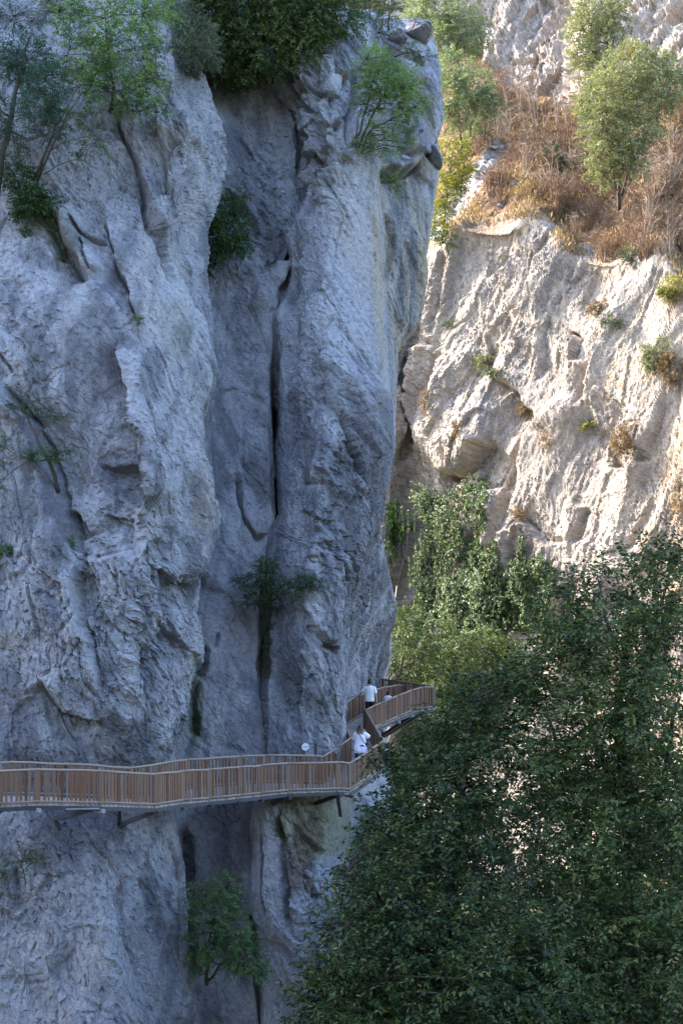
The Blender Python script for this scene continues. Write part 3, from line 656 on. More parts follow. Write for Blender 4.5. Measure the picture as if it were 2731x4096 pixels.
def near_tint(p, vx, vy, nr):
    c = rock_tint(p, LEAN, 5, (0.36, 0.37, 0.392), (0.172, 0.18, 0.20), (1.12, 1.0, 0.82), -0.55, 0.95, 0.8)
    q = p.astype(f32)
    st = fbm(np.stack([q[:, 0]*2.2+q[:, 1]*0.8, q[:, 1]*0.2, q[:, 2]*0.12], 1), 4, 91)
    # ochre and black water streaks on the face that turns away at the right
    m = smooth01(gm(vx, vy, 930, 560, 75, 330)*1.6)*(vx > 850)
    oc = smooth01(st*2.5+0.55)*m; bk = smooth01(-st*3.0+0.1)*m
    c = c*(1-0.75*oc)[:, None]+np.array((0.36, 0.29, 0.18))[None, :]*(0.75*oc)[:, None]
    c = c*(1-0.65*bk)[:, None]+np.array((0.10, 0.09, 0.07))[None, :]*(0.65*bk)[:, None]
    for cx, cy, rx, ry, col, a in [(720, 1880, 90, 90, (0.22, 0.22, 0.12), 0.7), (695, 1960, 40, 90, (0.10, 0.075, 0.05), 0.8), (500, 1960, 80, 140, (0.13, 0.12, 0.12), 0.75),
                                   (700, 1040, 25, 60, (0.12, 0.12, 0.13), 0.6), (405, 760, 40, 60, (0.16, 0.17, 0.14), 0.6), (600, 470, 40, 100, (0.15, 0.16, 0.18), 0.35), (250, 1060, 55, 40, (0.17, 0.18, 0.2), 0.55), (820, 1150, 50, 240, (0.15, 0.15, 0.16), 0.6), (632, 1000, 9, 300, (0.08, 0.08, 0.085), 0.5), (260, 260, 260, 330, (0.40, 0.405, 0.412), 0.55),  # narrow crack entry and recess entry paint shade; last one paints sky haze brightness
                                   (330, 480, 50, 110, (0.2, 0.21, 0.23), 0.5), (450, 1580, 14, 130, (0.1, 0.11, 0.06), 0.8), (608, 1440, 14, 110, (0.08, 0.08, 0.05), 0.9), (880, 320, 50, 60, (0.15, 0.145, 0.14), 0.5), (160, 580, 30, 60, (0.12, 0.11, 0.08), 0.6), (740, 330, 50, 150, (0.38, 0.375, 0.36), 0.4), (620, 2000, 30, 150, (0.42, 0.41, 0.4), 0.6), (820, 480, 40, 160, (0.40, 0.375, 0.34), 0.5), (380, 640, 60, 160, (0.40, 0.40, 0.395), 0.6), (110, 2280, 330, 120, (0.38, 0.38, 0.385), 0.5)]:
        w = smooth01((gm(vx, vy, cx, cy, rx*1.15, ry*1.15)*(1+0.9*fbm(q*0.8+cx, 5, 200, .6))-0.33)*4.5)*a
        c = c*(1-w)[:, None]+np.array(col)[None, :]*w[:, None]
    # black and pale water streaks, faint rust
    sv = fbm(np.stack([q[:, 0]*1.3-q[:, 2]*0.3, q[:, 1]*0.3, q[:, 2]*0.1], 1), 5, 95, .6); sw = fbm(q*0.12+60, 3, 96)
    k1 = smooth01((sv+0.8*sw-0.18)*3.2)*0.5; c = c*(1-k1)[:, None]+np.array((0.12, 0.125, 0.14))[None, :]*k1[:, None]
    k2 = smooth01((-sv+0.5*sw-0.22)*3)*0.45; c = c*(1-k2)[:, None]+np.array((0.42, 0.415, 0.405))[None, :]*k2[:, None]
    k3 = smooth01((fbm(q*0.35+80, 4, 97, .6)-0.27)*4)*0.4; c = c*(1-k3)[:, None]+np.array((0.30, 0.25, 0.18))[None, :]*k3[:, None]
    # pock marks with lichen
    pk = smooth01((perlin(q*3.1+9, 410)+0.5*perlin(q*7+9, 411)-0.62)*5)*smooth01(0.4+2*fbm(q*0.3, 3, 412))
    c = c*(1-0.5*pk)[:, None]
    return c
start = {k: sum(counts[:i]) for i, k in enumerate(order)}
ci = np.arange(VX.shape[1]); dg = np.ones(VX.shape[1])
for k, r, v in (('E', 26, 0.25), ('G0', 12, 0.35), ('G1', 12, 0.25), ('K', 14, 0.5), ('H', 9, 0.45)):
    dg = np.minimum(dg, 1-(1-v)*np.exp(-((ci-start[k])/r)**2))
ij = slice(start['I'], start['J']); dg[ij] *= np.linspace(1, 0.55, start['J']-start['I'])
kk = slice(start['J'], start['L']); dg[kk] *= np.linspace(0.55, 0.45, start['L']-start['J'])
dg[start['M']:] = 0.15; dg[start['L']:start['M']] = np.linspace(0.45, 0.15, start['M']-start['L'])
dgain = np.repeat(dg[None, :], VX.shape[0], 0)*(1-0.75*np.clip(over, 0, 1)*(over > 0))
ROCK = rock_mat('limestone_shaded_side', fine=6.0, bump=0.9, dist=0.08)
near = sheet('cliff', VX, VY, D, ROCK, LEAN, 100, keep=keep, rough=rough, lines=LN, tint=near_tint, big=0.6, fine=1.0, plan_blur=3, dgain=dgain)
# ---- unseen slope added behind the near cliff top to block the sun
gx = np.linspace(-75, 2.0, 70); gy = np.linspace(59, 69, 20)
GX, GY = np.meshgrid(gx, gy); GZ = 27.3+np.maximum(0, 2-GX)*0.8+(GY-60)*0.1
GZ += 0.8*fbm(np.stack([GX.ravel()*0.15, GY.ravel()*0.15, GX.ravel()*0], 1), 3, 5).reshape(GX.shape)
idx = np.arange(GX.size).reshape(GX.shape)
soil = flat_mat('blocking_slope_soil', (0.09, 0.075, 0.05), (0.05, 0.06, 0.03), 1.2, 0.95)
sh = mesh_np('sun_blocking_slope', np.stack([GX, GY, GZ], 2).reshape(-1, 3), np.stack([idx[:-1, :-1], idx[:-1, 1:], idx[1:, 1:], idx[1:, :-1]], 2).reshape(-1, 4), soil, smooth=True)
sh['kind'] = 'structure'
# ---- the far wall, the dry slope on its rim and the upper cliff, across the gorge
RIMX = [820, 960, 1000, 1060, 1130, 1220, 1260, 1300, 1400, 1470, 1520, 1568, 1640, 2000]
RIMY = [560, 560, 545, 492, 488, 474, 500, 555, 570, 540, 560, 640, 690, 700]
UPX = [820, 1000, 1110, 1170, 1240, 1320, 1380, 1450, 1568, 2000]; UPY = [90, 110, 140, 215, 240, 240, 215, 180, 190, 200]
wallD = lambda x: np.interp(x, [300, 420, 600, 750, 820, 870, 900, 935, 990, 1200, 1400, 1568, 1750, 2000], [148, 137, 123, 113, 108, 105, 104.6, 105.6, 103, 96, 89.5, 84, 76, 66])
fx = np.concatenate([np.arange(380, 830, PITCH*4), np.arange(830, 1760, PITCH*1.05)])
rim = np.interp(fx, RIMX, RIMY); rim = blur(rim, 0, 8); up = blur(np.interp(fx, UPX, UPY), 0, 8)
fwd = wallD(fx)
nt_ = int(1780/(PITCH*1.1)); t = np.linspace(0, 1, nt_)[:, None]
WX = np.repeat(fx[None, :], nt_, 0); WY = rim[None, :]-6+t*(2330-rim[None, :])
WD = fwd[None, :]+(1100-WY)/600*3.2
WD = WD+12*np.clip(1-(WY-rim[None, :]+6)/40, 0, 1)**2
FL = [
 ([(1000, 1075), (1030, 1088), (1062, 1092), (1105, 1052), (1140, 1010)], 9, 0.8, 1.0, 70),
 ([(1130, 870), (1180, 892), (1210, 930), (1250, 960), (1255, 1010)], 8, 0.6, 0.7, 60),
 ([(990, 800), (985, 900), (978, 980)], 9, 1.0, 0.45, 60),
 ([(1420, 620), (1400, 760), (1372, 860), (1340, 950)], 9, 0.8, 0.7, 70),
 ([(1240, 560), (1225, 640), (1200, 740), (1180, 800)], 7, 0.7, 0.6, 60),
 ([(1150, 560), (1130, 680), (1090, 800)], 8, 0.5, 0.6, 60),
 ([(1290, 800), (1320, 770), (1345, 790), (1330, 840)], 6, 0.5, -0.5, 40),
 ([(1316, 1250), (1325, 1210), (1350, 1160)], 7, 0.7, 0.5, 60),
 ([(1030, 1000), (1034, 1060), (1030, 1110)], 7, 1.2, 0.5, 40),
 ([(1200, 1180), (1260, 1250), (1316, 1240)], 6, 0.4, -0.5, 50),
 ([(1390, 1060), (1440, 1080), (1500, 1050)], 7, 0.4, -0.5, 50),
 ([(1460, 930), (1420, 1000), (1380, 1040)], 8, 0.5, 0.6, 60),
 ([(940, 800), (930, 900), (940, 1000), (920, 1080)], 10, 0.6, 0.35, 60),
 ([(1015, 560), (1000, 650), (985, 740), (960, 790)], 8, 0.3, -0.3, 50),
 ([(1110, 1110), (1110, 1200), (1105, 1270)], 8, 0.7, 0.8, 50),
]
LEANF = (-0.36, 0.1, -0.9)
def far_tint(p, vx, vy, nr):
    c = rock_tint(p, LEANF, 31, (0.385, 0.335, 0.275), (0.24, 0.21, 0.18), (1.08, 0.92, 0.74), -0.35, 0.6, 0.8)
    q = p.astype(f32)
    g = smooth01((fbm(q*0.22+8, 4, 300)+0.4*fbm(q*1.2, 3, 301)-0.32+0.35*smooth01((vx-1300)/250))*3)*smooth01(nr[:, 2]*2.2+0.35)
    c = c*(1-0.75*g)[:, None]+np.array((0.26, 0.17, 0.085))[None, :]*(0.75*g)[:, None]
    qv = fbm(np.stack([q[:, 0]*.9+q[:, 2]*.33, q[:, 1]*.9, q[:, 2]*.09], 1), 5, 341, .6); k1 = (smooth01((qv+.5*fbm(q*.07+5, 3, 342)-.1)*3.2)*.6)[:, None]
    c = c*(1-k1)+np.array((0.20, 0.19, 0.185))[None, :]*k1
    rm = smooth01(1.3-(vy-np.interp(vx, RIMX, RIMY)-4)/26+1.6*fbm(q*0.5+70, 4, 333))[:, None]*0.9
    c = c*(1-rm)+np.array((0.26, 0.185, 0.115))[None, :]*rm
    m = gm(vx, vy, 1090, 590, 60, 90)[:, None]*0.3  # cast tree shadow painted into the rock colour as a grey patch
    return c*(1-m)+np.array((0.2, 0.2, 0.21))[None, :]*m
b0 = (WD*S); fb = np.stack([(WX-CXV)*b0/FV, b0, (HYV-WY)*b0/FV], 2).reshape(-1, 3)
frough = np.clip(0.32+1.0*fbm(fb*0.09+3, 3, 177).reshape(WX.shape), 0.08, 1.3)
bulge = 1.5*gm(WX, WY, 1080, 980, 75, 95)+1.5*gm(WX, WY, 1330, 800, 70, 110)-2.0*gm(WX, WY, 930, 1230, 60, 200)+1.2*gm(WX, WY, 1470, 900, 80, 160)
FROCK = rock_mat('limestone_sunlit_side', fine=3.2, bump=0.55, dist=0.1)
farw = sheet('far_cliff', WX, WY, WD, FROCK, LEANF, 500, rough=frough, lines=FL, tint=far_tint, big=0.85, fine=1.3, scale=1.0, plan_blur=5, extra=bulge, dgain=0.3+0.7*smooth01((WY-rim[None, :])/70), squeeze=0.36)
ns = int(420/(PITCH*1.6)); t = np.linspace(0, 1, ns)[:, None]
HX = np.repeat(fx[None, ::2], ns, 0); HY = (rim[None, ::2]+45)*(1-t)+(up[None, ::2]-14)*t
HD = (fwd[None, ::2]+5.0)*(1-t)+(fwd[None, ::2]*0.95+44)*t
def hill_tint(p, vx, vy, nr):
    q = p.astype(f32); a = smooth01(0.5+fbm(q*0.2, 4, 610)*1.3); b = smooth01(0.4+fbm(q*0.9+4, 3, 611)*1.5)
    c = np.array((0.20, 0.125, 0.075))[None, :]*(1-a)[:, None]+np.array((0.33, 0.215, 0.11))[None, :]*a[:, None]
    c = c*(0.7+0.5*b)[:, None]
    ln = np.abs((vx-1075)*0.75+(vy-430)*0.62)
    r = smooth01(1.25-ln/30)*smooth01((vy-330)/40)*0.9+smooth01((fbm(q*0.35+9, 3, 612)-0.28)*5)*0.7
    r = np.clip(r, 0, 1); c = c*(1-r)[:, None]+np.array((0.43, 0.42, 0.41))[None, :]*r[:, None]
    return c
HM = rock_mat('dry_slope_earth', fine=1.6, bump=0.8, dist=0.2)
hill = sheet('hillside', HX, HY, HD, HM, LEANF, 800, tint=hill_tint, big=0.35, fine=0.45, scale=1.3, plan_blur=1)
nu = int(560/(PITCH*1.6)); t = np.linspace(0, 1, nu)[:, None]
ux = np.arange(380, 1900, PITCH*1.6); upb = blur(np.interp(ux, UPX, UPY), 0, 8)
UX = np.repeat(ux[None, :], nu, 0); UY = -420+t*(upb[None, :]+75+420)
UD = (wallD(ux)*0.95+42)[None, :]+(150-UY)/300*5
UD = UD+np.interp(UX, [700, 1290, 1310, 1345, 1365, 1900], [0, 2.5, 1.5, -4, -2.5, -2])
UL = [([(1300, -20), (1290, 60), (1230, 100), (1215, 140)], 9, 0.9, 1.6, 90), ([(1225, 170), (1240, 110), (1300, 95)], 7, 0.5, -0.6, 70),
      ([(1345, 190), (1375, 110), (1400, 40), (1410, 0)], 8, 0.8, -0.9, 70), ([(1470, 170), (1480, 100), (1500, 0)], 6, 0.4, 0.4, 50)]
def up_tint(p, vx, vy, nr):
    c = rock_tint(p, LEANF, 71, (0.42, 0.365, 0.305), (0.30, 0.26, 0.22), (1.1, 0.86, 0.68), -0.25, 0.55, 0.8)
    m = (gm(vx, vy, 1225, 40, 90, 90)*0.4)[:, None]  # shade of the recess painted in as a greyer patch
    return c*(1-m)+np.array((0.27, 0.265, 0.27))[None, :]*m
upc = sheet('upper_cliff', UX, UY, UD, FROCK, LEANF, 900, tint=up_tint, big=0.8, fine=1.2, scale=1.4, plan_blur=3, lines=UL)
# ---- gorge floor
gx = np.linspace(-260, 260, 120); gy = np.linspace(-160, 320, 130); GX, GY = np.meshgrid(gx, gy)
GZ = -19.5+np.interp(GY, [-160, -75, -12, 0, 6, 30, 90], [80, 62, 21, 17.8, 16, 0, 0.5])+1.2*fbm(np.stack([GX.ravel()*0.05, GY.ravel()*0.05, 0*GX.ravel()], 1), 4, 44).reshape(GX.shape)  # unseen opposite bank behind the camera, its rise shaped to cut skylight
idx = np.arange(GX.size).reshape(GX.shape)
g = mesh_np('ground', np.stack([GX, GY, GZ], 2).reshape(-1, 3), np.stack([idx[:-1, :-1], idx[:-1, 1:], idx[1:, 1:], idx[1:, :-1]], 2).reshape(-1, 4),
            flat_mat('gorge_floor', (0.10, 0.09, 0.06), (0.05, 0.06, 0.03), 0.7, 0.95), smooth=True)
g['kind'] = 'structure'

# ---- loose rock: single boulders, each a thing of its own
def boulder_mesh(seed, n=5):
    rnd = random.Random(seed); bm = bmesh.new()
    for k in range(15):
        v = Vector((rnd.gauss(0, 1), rnd.gauss(0, 1), rnd.gauss(0, 1))).normalized(); bm.verts.new(v*rnd.uniform(.85, 1.12))
    res = bmesh.ops.convex_hull(bm, input=bm.verts[:]); bmesh.ops.delete(bm, geom=[g for g in res['geom_interior'] if isinstance(g, bmesh.types.BMVert)], context='VERTS')
    bmesh.ops.bevel(bm, geom=bm.edges[:], offset=.06, segments=1, affect='EDGES')
    bmesh.ops.triangulate(bm, faces=bm.faces[:]); bmesh.ops.subdivide_edges(bm, edges=bm.edges[:], cuts=5, use_grid_fill=True)
    co = np.array([v.co[:] for v in bm.verts], f32); u = co/np.linalg.norm(co, axis=1)[:, None]
    co = co+u*(.05*fbm(co*2.5+seed, 4, seed+1, .6)+.035*facet(co*5+seed, seed+2)[0])[:, None]
    for vv, c in zip(bm.verts, co): vv.co = c.tolist()
    me = bpy.data.meshes.new('boulder'); bm.to_mesh(me); bm.free()
    t = rock_tint(co*1.4+seed, LEAN, 900+seed, (0.36, 0.36, 0.365), (0.19, 0.19, 0.2), (1.1, .98, .82), -.4, .6, .6)
    at = me.attributes.new('tint', 'FLOAT_COLOR', 'POINT'); at.data.foreach_set('color', np.concatenate([t, np.ones((len(t), 1))], 1).astype(f32).ravel())
    me.materials.append(ROCK); return me
BM = [boulder_mesh(40+i, 4) for i in range(5)]
def boulder(k, vx, vy, D_, rx, ry, rd, rot, label, group, name='boulder'):
    o = bpy.data.objects.new(name, BM[k]); COL.objects.link(o); kk = D_*S/FV
    o.location = P(vx, vy, D_+rd*.35); o.scale = (rx*kk, rd, ry*kk); o.rotation_euler = rot
    return tag(o, label, 'boulder', group)
for a in [(0, 962, 322, 60.6, 34, 46, 1.3, (0, .15, .3), 'largest pale boulder wedged in the right face of the pillar'), (1, 996, 362, 61.6, 20, 34, 1.0, (0, -.25, .1), 'upright boulder on the outer right edge of the pillar'), (2, 925, 372, 60.2, 34, 16, 1.0, (0, .25, 0), 'flat dark boulder under the largest wedged one'),
          (3, 960, 75, 65.5, 40, 26, 1.4, (0, .3, .2), 'rounded boulder on the skyline at the pillar top'), (4, 905, 95, 62, 30, 22, 1.2, (0, -.2, .4), 'boulder beside the shrubs on the pillar top'), (1, 845, 110, 58.5, 24, 20, 1.0, (.2, .1, .4), 'small boulder under the shrubs on the pillar top'),
          (0, 706, 190, 55.2, 24, 44, .9, (0, .06, .2), 'tall block leaning in the fractured pillar top'), (2, 755, 200, 54.3, 36, 50, 1.0, (0, -.1, .2), 'broad smooth block at the fractured pillar top'), (3, 700, 290, 54.6, 20, 26, .8, (0, .4, .2), 'middle block in the fractured band of the pillar'), (4, 712, 345, 54, 22, 26, .8, (0, -.4, .1), 'lower block in the fractured band of the pillar'), (1, 708, 410, 53.8, 24, 30, .8, (0, .3, .3), 'lowest block at the end of the fractured band')]:
    boulder(*a, 'boulders wedged in the pillar')
rb = random.Random(9)
for i, (x, y) in enumerate([(700, 2010), (722, 2040), (708, 2075), (738, 2085), (690, 2105), (720, 2125), (745, 2060), (760, 2110), (700, 2160), (735, 2165), (680, 2200), (715, 2205), (750, 2150), (690, 2250)]):
    p, n_ = surf(x, y); boulder(i % 5, x, y, p.y/S+.1, rb.uniform(12, 24), rb.uniform(11, 20), .35, (rb.uniform(-.4, .4), rb.uniform(-.5, .5), rb.uniform(-.6, .6)), 'grey block in the rubble of the broken rock below the boardwalk bend', 'rubble blocks below the boardwalk')
for i in range(60):
    y = rb.uniform(325, 540); x = 1075-(y-430)*.62/.75+rb.gauss(0, 22)
    if i > 44: x, y = rb.uniform(1120, 1420), rb.uniform(300, 480)
    p, n_ = surf(x, y); sc = rb.uniform(4, 12); boulder(i % 5, x, y, p.y/S-.1, sc*1.2, sc, sc*.03, (rb.uniform(-.4, .4), rb.uniform(-.5, .5), rb.uniform(-.6, .6)), 'pale stone lying on the dry sunlit slope', 'pale stones on the slope', 'stone')
# ---------------------------------------------------------------- the boardwalk
H = 0.945
OUT = [PS(*a) for a in [(-260,3088,36.9),(2,3084,38),(152,3077,38.1),(405,3083,38.8),(623,3096,40.6),(732,3084,42.2),(837,3078,43.2),(959,3068,44.1),(1042,3062,44.9),(1151,3052,45.6),(1352,3048,46.6),(1399,3052,46.9),(1479,3000,48.8),(1531,2962,50.3),(1460,2840,57),(1521,2812,58),(1586,2784,59),(1642,2761,60),(1686,2750,60.5),(1736,2746,61),(1556,2719,65.5),(1480,2712,67.2)]]
INN = [PS(*a) for a in [(-260,3060,38.4),(49,3048,39.6),(286,3056,40.0),(527,3071,41.2),(748,3038,44),(957,3025,45.8),(1059,3021,46.6),(1258,3022,47.7),(1288,3027,47.9),(1350,2990,49.4),(1403,2950,51.5),(1376,2899,54),(1366,2850,56),(1376,2815,57),(1418,2788,58.5),(1454,2774,60),(1529,2750,62),(1583,2741,63.5),(1619,2740,64.4)]]
lerp = lambda a, b, t: a+(b-a)*t
LT = {'deck': ('weathered plank wood', )}
WOODI = [(0.0, (0.5, 0.48, 0.5)), (0.22, (1.05, 0.62, 0.4)), (0.42, (0.78, 0.74, 0.74)), (0.6, (1.05, 0.78, 0.58)), (0.75, (0.5, 0.36, 0.3)), (1.0, (1.1, 1.05, 1.06))]
SLATM = flat_mat('slat_wood', (0.235, 0.172, 0.125), (0.13, 0.098, 0.074), 5, 0.75, WOODI, (5, 5, 0.7), 0.3)
RAILM = flat_mat('handrail_wood', (0.30, 0.245, 0.19), (0.20, 0.165, 0.13), 7, 0.7, [(0, (0.85, 0.83, 0.82)), (1, (1.1, 1.05, 1.0))], (2, 2, 2), 0.2)
POSTM = flat_mat('post_wood', (0.20, 0.17, 0.15), (0.13, 0.115, 0.105), 6, 0.8, [(0, (0.75, 0.8, 0.85)), (1, (1.2, 0.95, 0.75))], (4, 4, 0.6), 0.3)
DECKM = flat_mat('deck_wood', (0.33, 0.29, 0.26), (0.23, 0.21, 0.19), 5, 0.8, [(0, (0.75, 0.75, 0.76)), (0.5, (1, 0.97, 0.93)), (1, (1.2, 1.16, 1.12))], (2, 2, 2), 0.3)
STEEL = flat_mat('dark_steel', (0.035, 0.038, 0.045), (0.055, 0.055, 0.06), 8, 0.55, spec=0.4)
GALV = flat_mat('galvanised_steel', (0.30, 0.31, 0.33), (0.22, 0.23, 0.25), 8, 0.5, spec=0.5)
BW = empty('boardwalk', OUT[10]+Vector((0, 0, -H)), 'wooden boardwalk with slatted railings bolted along the shaded cliff', 'boardwalk')
up = Vector((0, 0, 1)); dn = Vector((0, 0, -H))
pairs = [(OUT[0], INN[0]), (OUT[1], lerp(INN[0], INN[1], .85)), (OUT[2], lerp(INN[1], INN[2], .45)), (OUT[3], lerp(INN[2], INN[3], .5)), (OUT[4], lerp(INN[3], INN[4], .3)), (OUT[5], lerp(INN[3], INN[4], .85)),
         (OUT[6], lerp(INN[4], INN[5], .4)), (OUT[7], INN[5]), (OUT[8], INN[6]), (OUT[9], lerp(INN[6], INN[7], .5)), (OUT[10], INN[8]), (OUT[11], INN[9]), (OUT[12], lerp(INN[9], INN[10], .6)), (OUT[13], INN[10]),
         (lerp(OUT[13], OUT[14], .5), INN[11]), (OUT[14], INN[12]), (lerp(OUT[14], OUT[15], .5), INN[13]), (OUT[15], INN[14]), (OUT[16], INN[15]), (OUT[17], INN[16]), (OUT[18], INN[17]), (OUT[19], INN[18]), (OUT[20], INN[18]+Vector((-0.2, 0.25, 0)))]
DZ = -H
EXO = [PS(-1150, 3146, 34.6), PS(-700, 3112, 35.7), OUT[0]]; EXI = [PS(-1150, 3118, 36.1), PS(-700, 3084, 37.2), INN[0]]
pairs = list(zip(EXO, EXI))[:2]+pairs
for i in range(len(pairs)-1):
    (a, b_), (c_, d_) = pairs[i], pairs[i+1]
    L = ((c_-a).length+(d_-b_).length)/2; n = max(2, round(L/0.15)); m = MB()
    for k in range(n):
        t0, t1 = (k+0.06)/n, (k+0.94)/n; jz = random.uniform(-.004, .004)
        q = [lerp(a, c_, t0), lerp(a, c_, t1), lerp(b_, d_, t1), lerp(b_, d_, t0)]
        ctr = sum(q, Vector())/4; q = [p+(p-ctr).normalized()*random.uniform(-0.01, 0.04) for p in q]
        b0 = len(m.v)
        for z in (DZ+jz, DZ-0.045+jz):
            for p in q: m.v.append(p+Vector((0, 0, z)))
        m.f += [[b0+3, b0+2, b0+1, b0], [b0+4, b0+5, b0+6, b0+7]]+[[b0+j, b0+(j+1) % 4, b0+4+(j+1) % 4, b0+4+j] for j in range(4)]
    m.build('deck', DECKM, BW)
def railing(a, b, first=True, spacing=0.135, wmin=0.045, wmax=0.088):
    d = b-a; L = d.length; n = max(2, round(L/spacing)); h = Vector((d.x, d.y, 0)).normalized(); side = Vector((-h.y, h.x, 0))
    m = MB()
    for k in range(n):
        t = (k+0.5+random.uniform(-.16, .16))/n; p = lerp(a, b, t); w = random.uniform(wmin, wmax); ln = random.uniform(-.02, .02)
        p0 = p+Vector((0, 0, -H+0.03)); p1 = p+Vector((0, 0, -0.03))+h*ln; q = p1-p0
        m.quad_box((p0+p1)/2+side*random.uniform(-.008, .008), h*(w/2), side*0.016, q/2)
    r = m.build('railing', SLATM, BW)
    m = MB(); m.tube([a, lerp(a, b, .33)+Vector((0, 0, random.uniform(-.012, .012))), lerp(a, b, .67)+Vector((0, 0, random.uniform(-.012, .012))), b], [0.036, 0.038, 0.036, 0.035], 8); m.build('handrail', RAILM, r, True)
    m = MB(); m.tube([a+Vector((0, 0, -H+0.075)), b+Vector((0, 0, -H+0.075))], 0.034, 8); m.build('bottom_rail', RAILM, r, True)
    if first:
        m = MB(); m.quad_box(a+Vector((0, 0, -H/2-0.07))+side*0.035, h*0.045, side*0.045, Vector((0, 0, H/2+0.10))); m.build('post', POSTM, r)
    m = MB(); m.bar(a+Vector((0, 0, -H-0.105)), b+Vector((0, 0, -H-0.105)), 0.07, 0.11); m.build('edge_beam', STEEL, r)
    return r
for i in range(len(OUT)-1): railing(OUT[i], OUT[i+1], True, 0.125 if i < 11 else 0.11)
for i in range(len(INN)-1): railing(INN[i], INN[i+1], True, 0.15 if i < 8 else 0.125)
for q in (EXO, EXI):
    for i in range(2): railing(q[i], q[i+1], True, 0.145)
m = MB(); e = INN[-1]; m.quad_box(e+Vector((0, 0, -H/2)), Vector((0.04, 0, 0)), Vector((0, 0.04, 0)), Vector((0, 0, H/2+0.06))); m.build('post', POSTM, BW)
# steel under the deck: pale strips, cross beams and braces to the rock
for a, b_ in (((175, 3236, 38.2), (400, 3233, 38.7)), ((590, 3246, 40.4), (690, 3236, 41.6)), ((1300, 3172, 46.5), (1395, 3174, 46.8))):
    m = MB(); m.bar(PS(*a), PS(*b_), 0.05, 0.035); m.build('steel_strip', GALV, BW)
for i in (1, 2, 3, 4, 5, 6, 7, 8, 9, 10, 11, 12, 13, 15, 16, 17, 18, 19):
    o, n_ = OUT[i], min(INN, key=lambda q: (q-OUT[i]).length); m = MB(); dd = (n_-o).normalized()
    m.bar(o+Vector((0, 0, -H-0.16))-dd*0.16, n_+Vector((0, 0, -H-0.16))+dd*0.5, 0.08, 0.1); m.build('cross_beam', GALV if i in (2, 3, 13, 15, 16, 17, 12) else STEEL, BW)
for a, b_, c_ in (((365, 3237, 38.9), (222, 3274, 42.5), (243, 3320, 42.6)), ((628, 3243, 40.8), (478, 3300, 43.8), (480, 3225, 42.6)), ((1140, 3186, 45.8), (1040, 3246, 47.6), (1000, 3190, 47.4)), ((1360, 3178, 46.7), (1236, 3222, 48.4), (1240, 3170, 48.0)),
                  ((1350, 3180, 47.2), (1362, 3260, 48.6), (1352, 3190, 48.2)), ((1480, 3118, 48.8), (1415, 3165, 50.5), (1420, 3110, 50.4)), ((1700, 2845, 60.6), (1535, 2945, 63.5), (1520, 2900, 64)), ((1650, 2860, 60.2), (1500, 2960, 62.0), (1500, 2890, 62.5))):
    m = MB(); m.bar(PS(*a), PS(*b_), 0.11, 0.13); m.build('brace', STEEL, BW)
    m = MB(); m.bar(PS(*b_), PS(*c_), 0.11, 0.11); m.build('bracket_post', STEEL, BW)
# ---- round sign bolted to the rock, and the dark posts against the rock
sgc = PS(1221, 2986, 47.35)
SG = empty('wall_sign', sgc, 'small round white sign with dark lettering bolted to the rock above the boardwalk', 'sign')
tlt = Matrix.Rotation(math.radians(90), 4, 'X') @ Matrix.Rotation(math.radians(10), 4, 'Y')
def disc(name, r, th, y, mat):
    m = MB(); n = 40; q = Matrix.Rotation(math.radians(14), 3, 'Z')
    m.tube([sgc+q@Vector((0, y, 0)), sgc+q@Vector((0, y-th, 0))], r, n); return m.build(name, mat, SG)
disc('backing', 0.145, 0.04, 0.02, STEEL); disc('face', 0.13, 0.012, -0.022, flat_mat('sign_white', (0.66, 0.69, 0.74), (0.6, 0.63, 0.7), 5, 0.4))
SGI = flat_mat('sign_ink', (0.05, 0.09, 0.16), (0.07, 0.12, 0.2), 9, 0.5); q = Matrix.Rotation(math.radians(14), 3, 'Z'); m = MB()
for zz, x0, x1, hh in ((0.012, -0.09, 0.10, 0.020), (-0.030, -0.085, 0.095, 0.018)):
    x = x0
    while x < x1:
        w = random.uniform(.010, .020); m.quad_box(sgc+q@Vector((x+w/2, -0.036, zz+random.uniform(-.002, .002))), q@Vector((w/2, 0, 0)), q@Vector((0, .0015, 0)), Vector((0, 0, hh/2*random.uniform(.7, 1)))); x += w+.006
m.build('lettering', SGI, SG)
for x, z in ((-.055, .085), (.065, .085), (0, -.095)):
    m = MB(); m.tube([sgc+q@Vector((x, -.034, z)), sgc+q@Vector((x, -.042, z))], .009, 10); m.build('bolt', STEEL, SG)
for sx, y0, y1, D_, lab in ((40, 2996, 3075, 40.6, 'short dark steel post behind the railing at the far left'), (1388, 2745, 2812, 58.6, 'dark steel post against the rock left of the man'), (1262, 2975, 3040, 48.15, 'dark steel post beside the round sign')):
    t = empty('steel_post', PS(sx, y1, D_), lab, 'post', 'steel posts against the cliff')
    m = MB(); a, b_ = PS(sx, y1, D_), PS(sx, y0, D_); m.bar(a-Vector((0, 0, .6)), b_, .09, .09); m.build('shaft', STEEL, t); m = MB(); m.bar(b_, b_+Vector((0, 0, .02)), .12, .12); m.build('cap', STEEL, t)
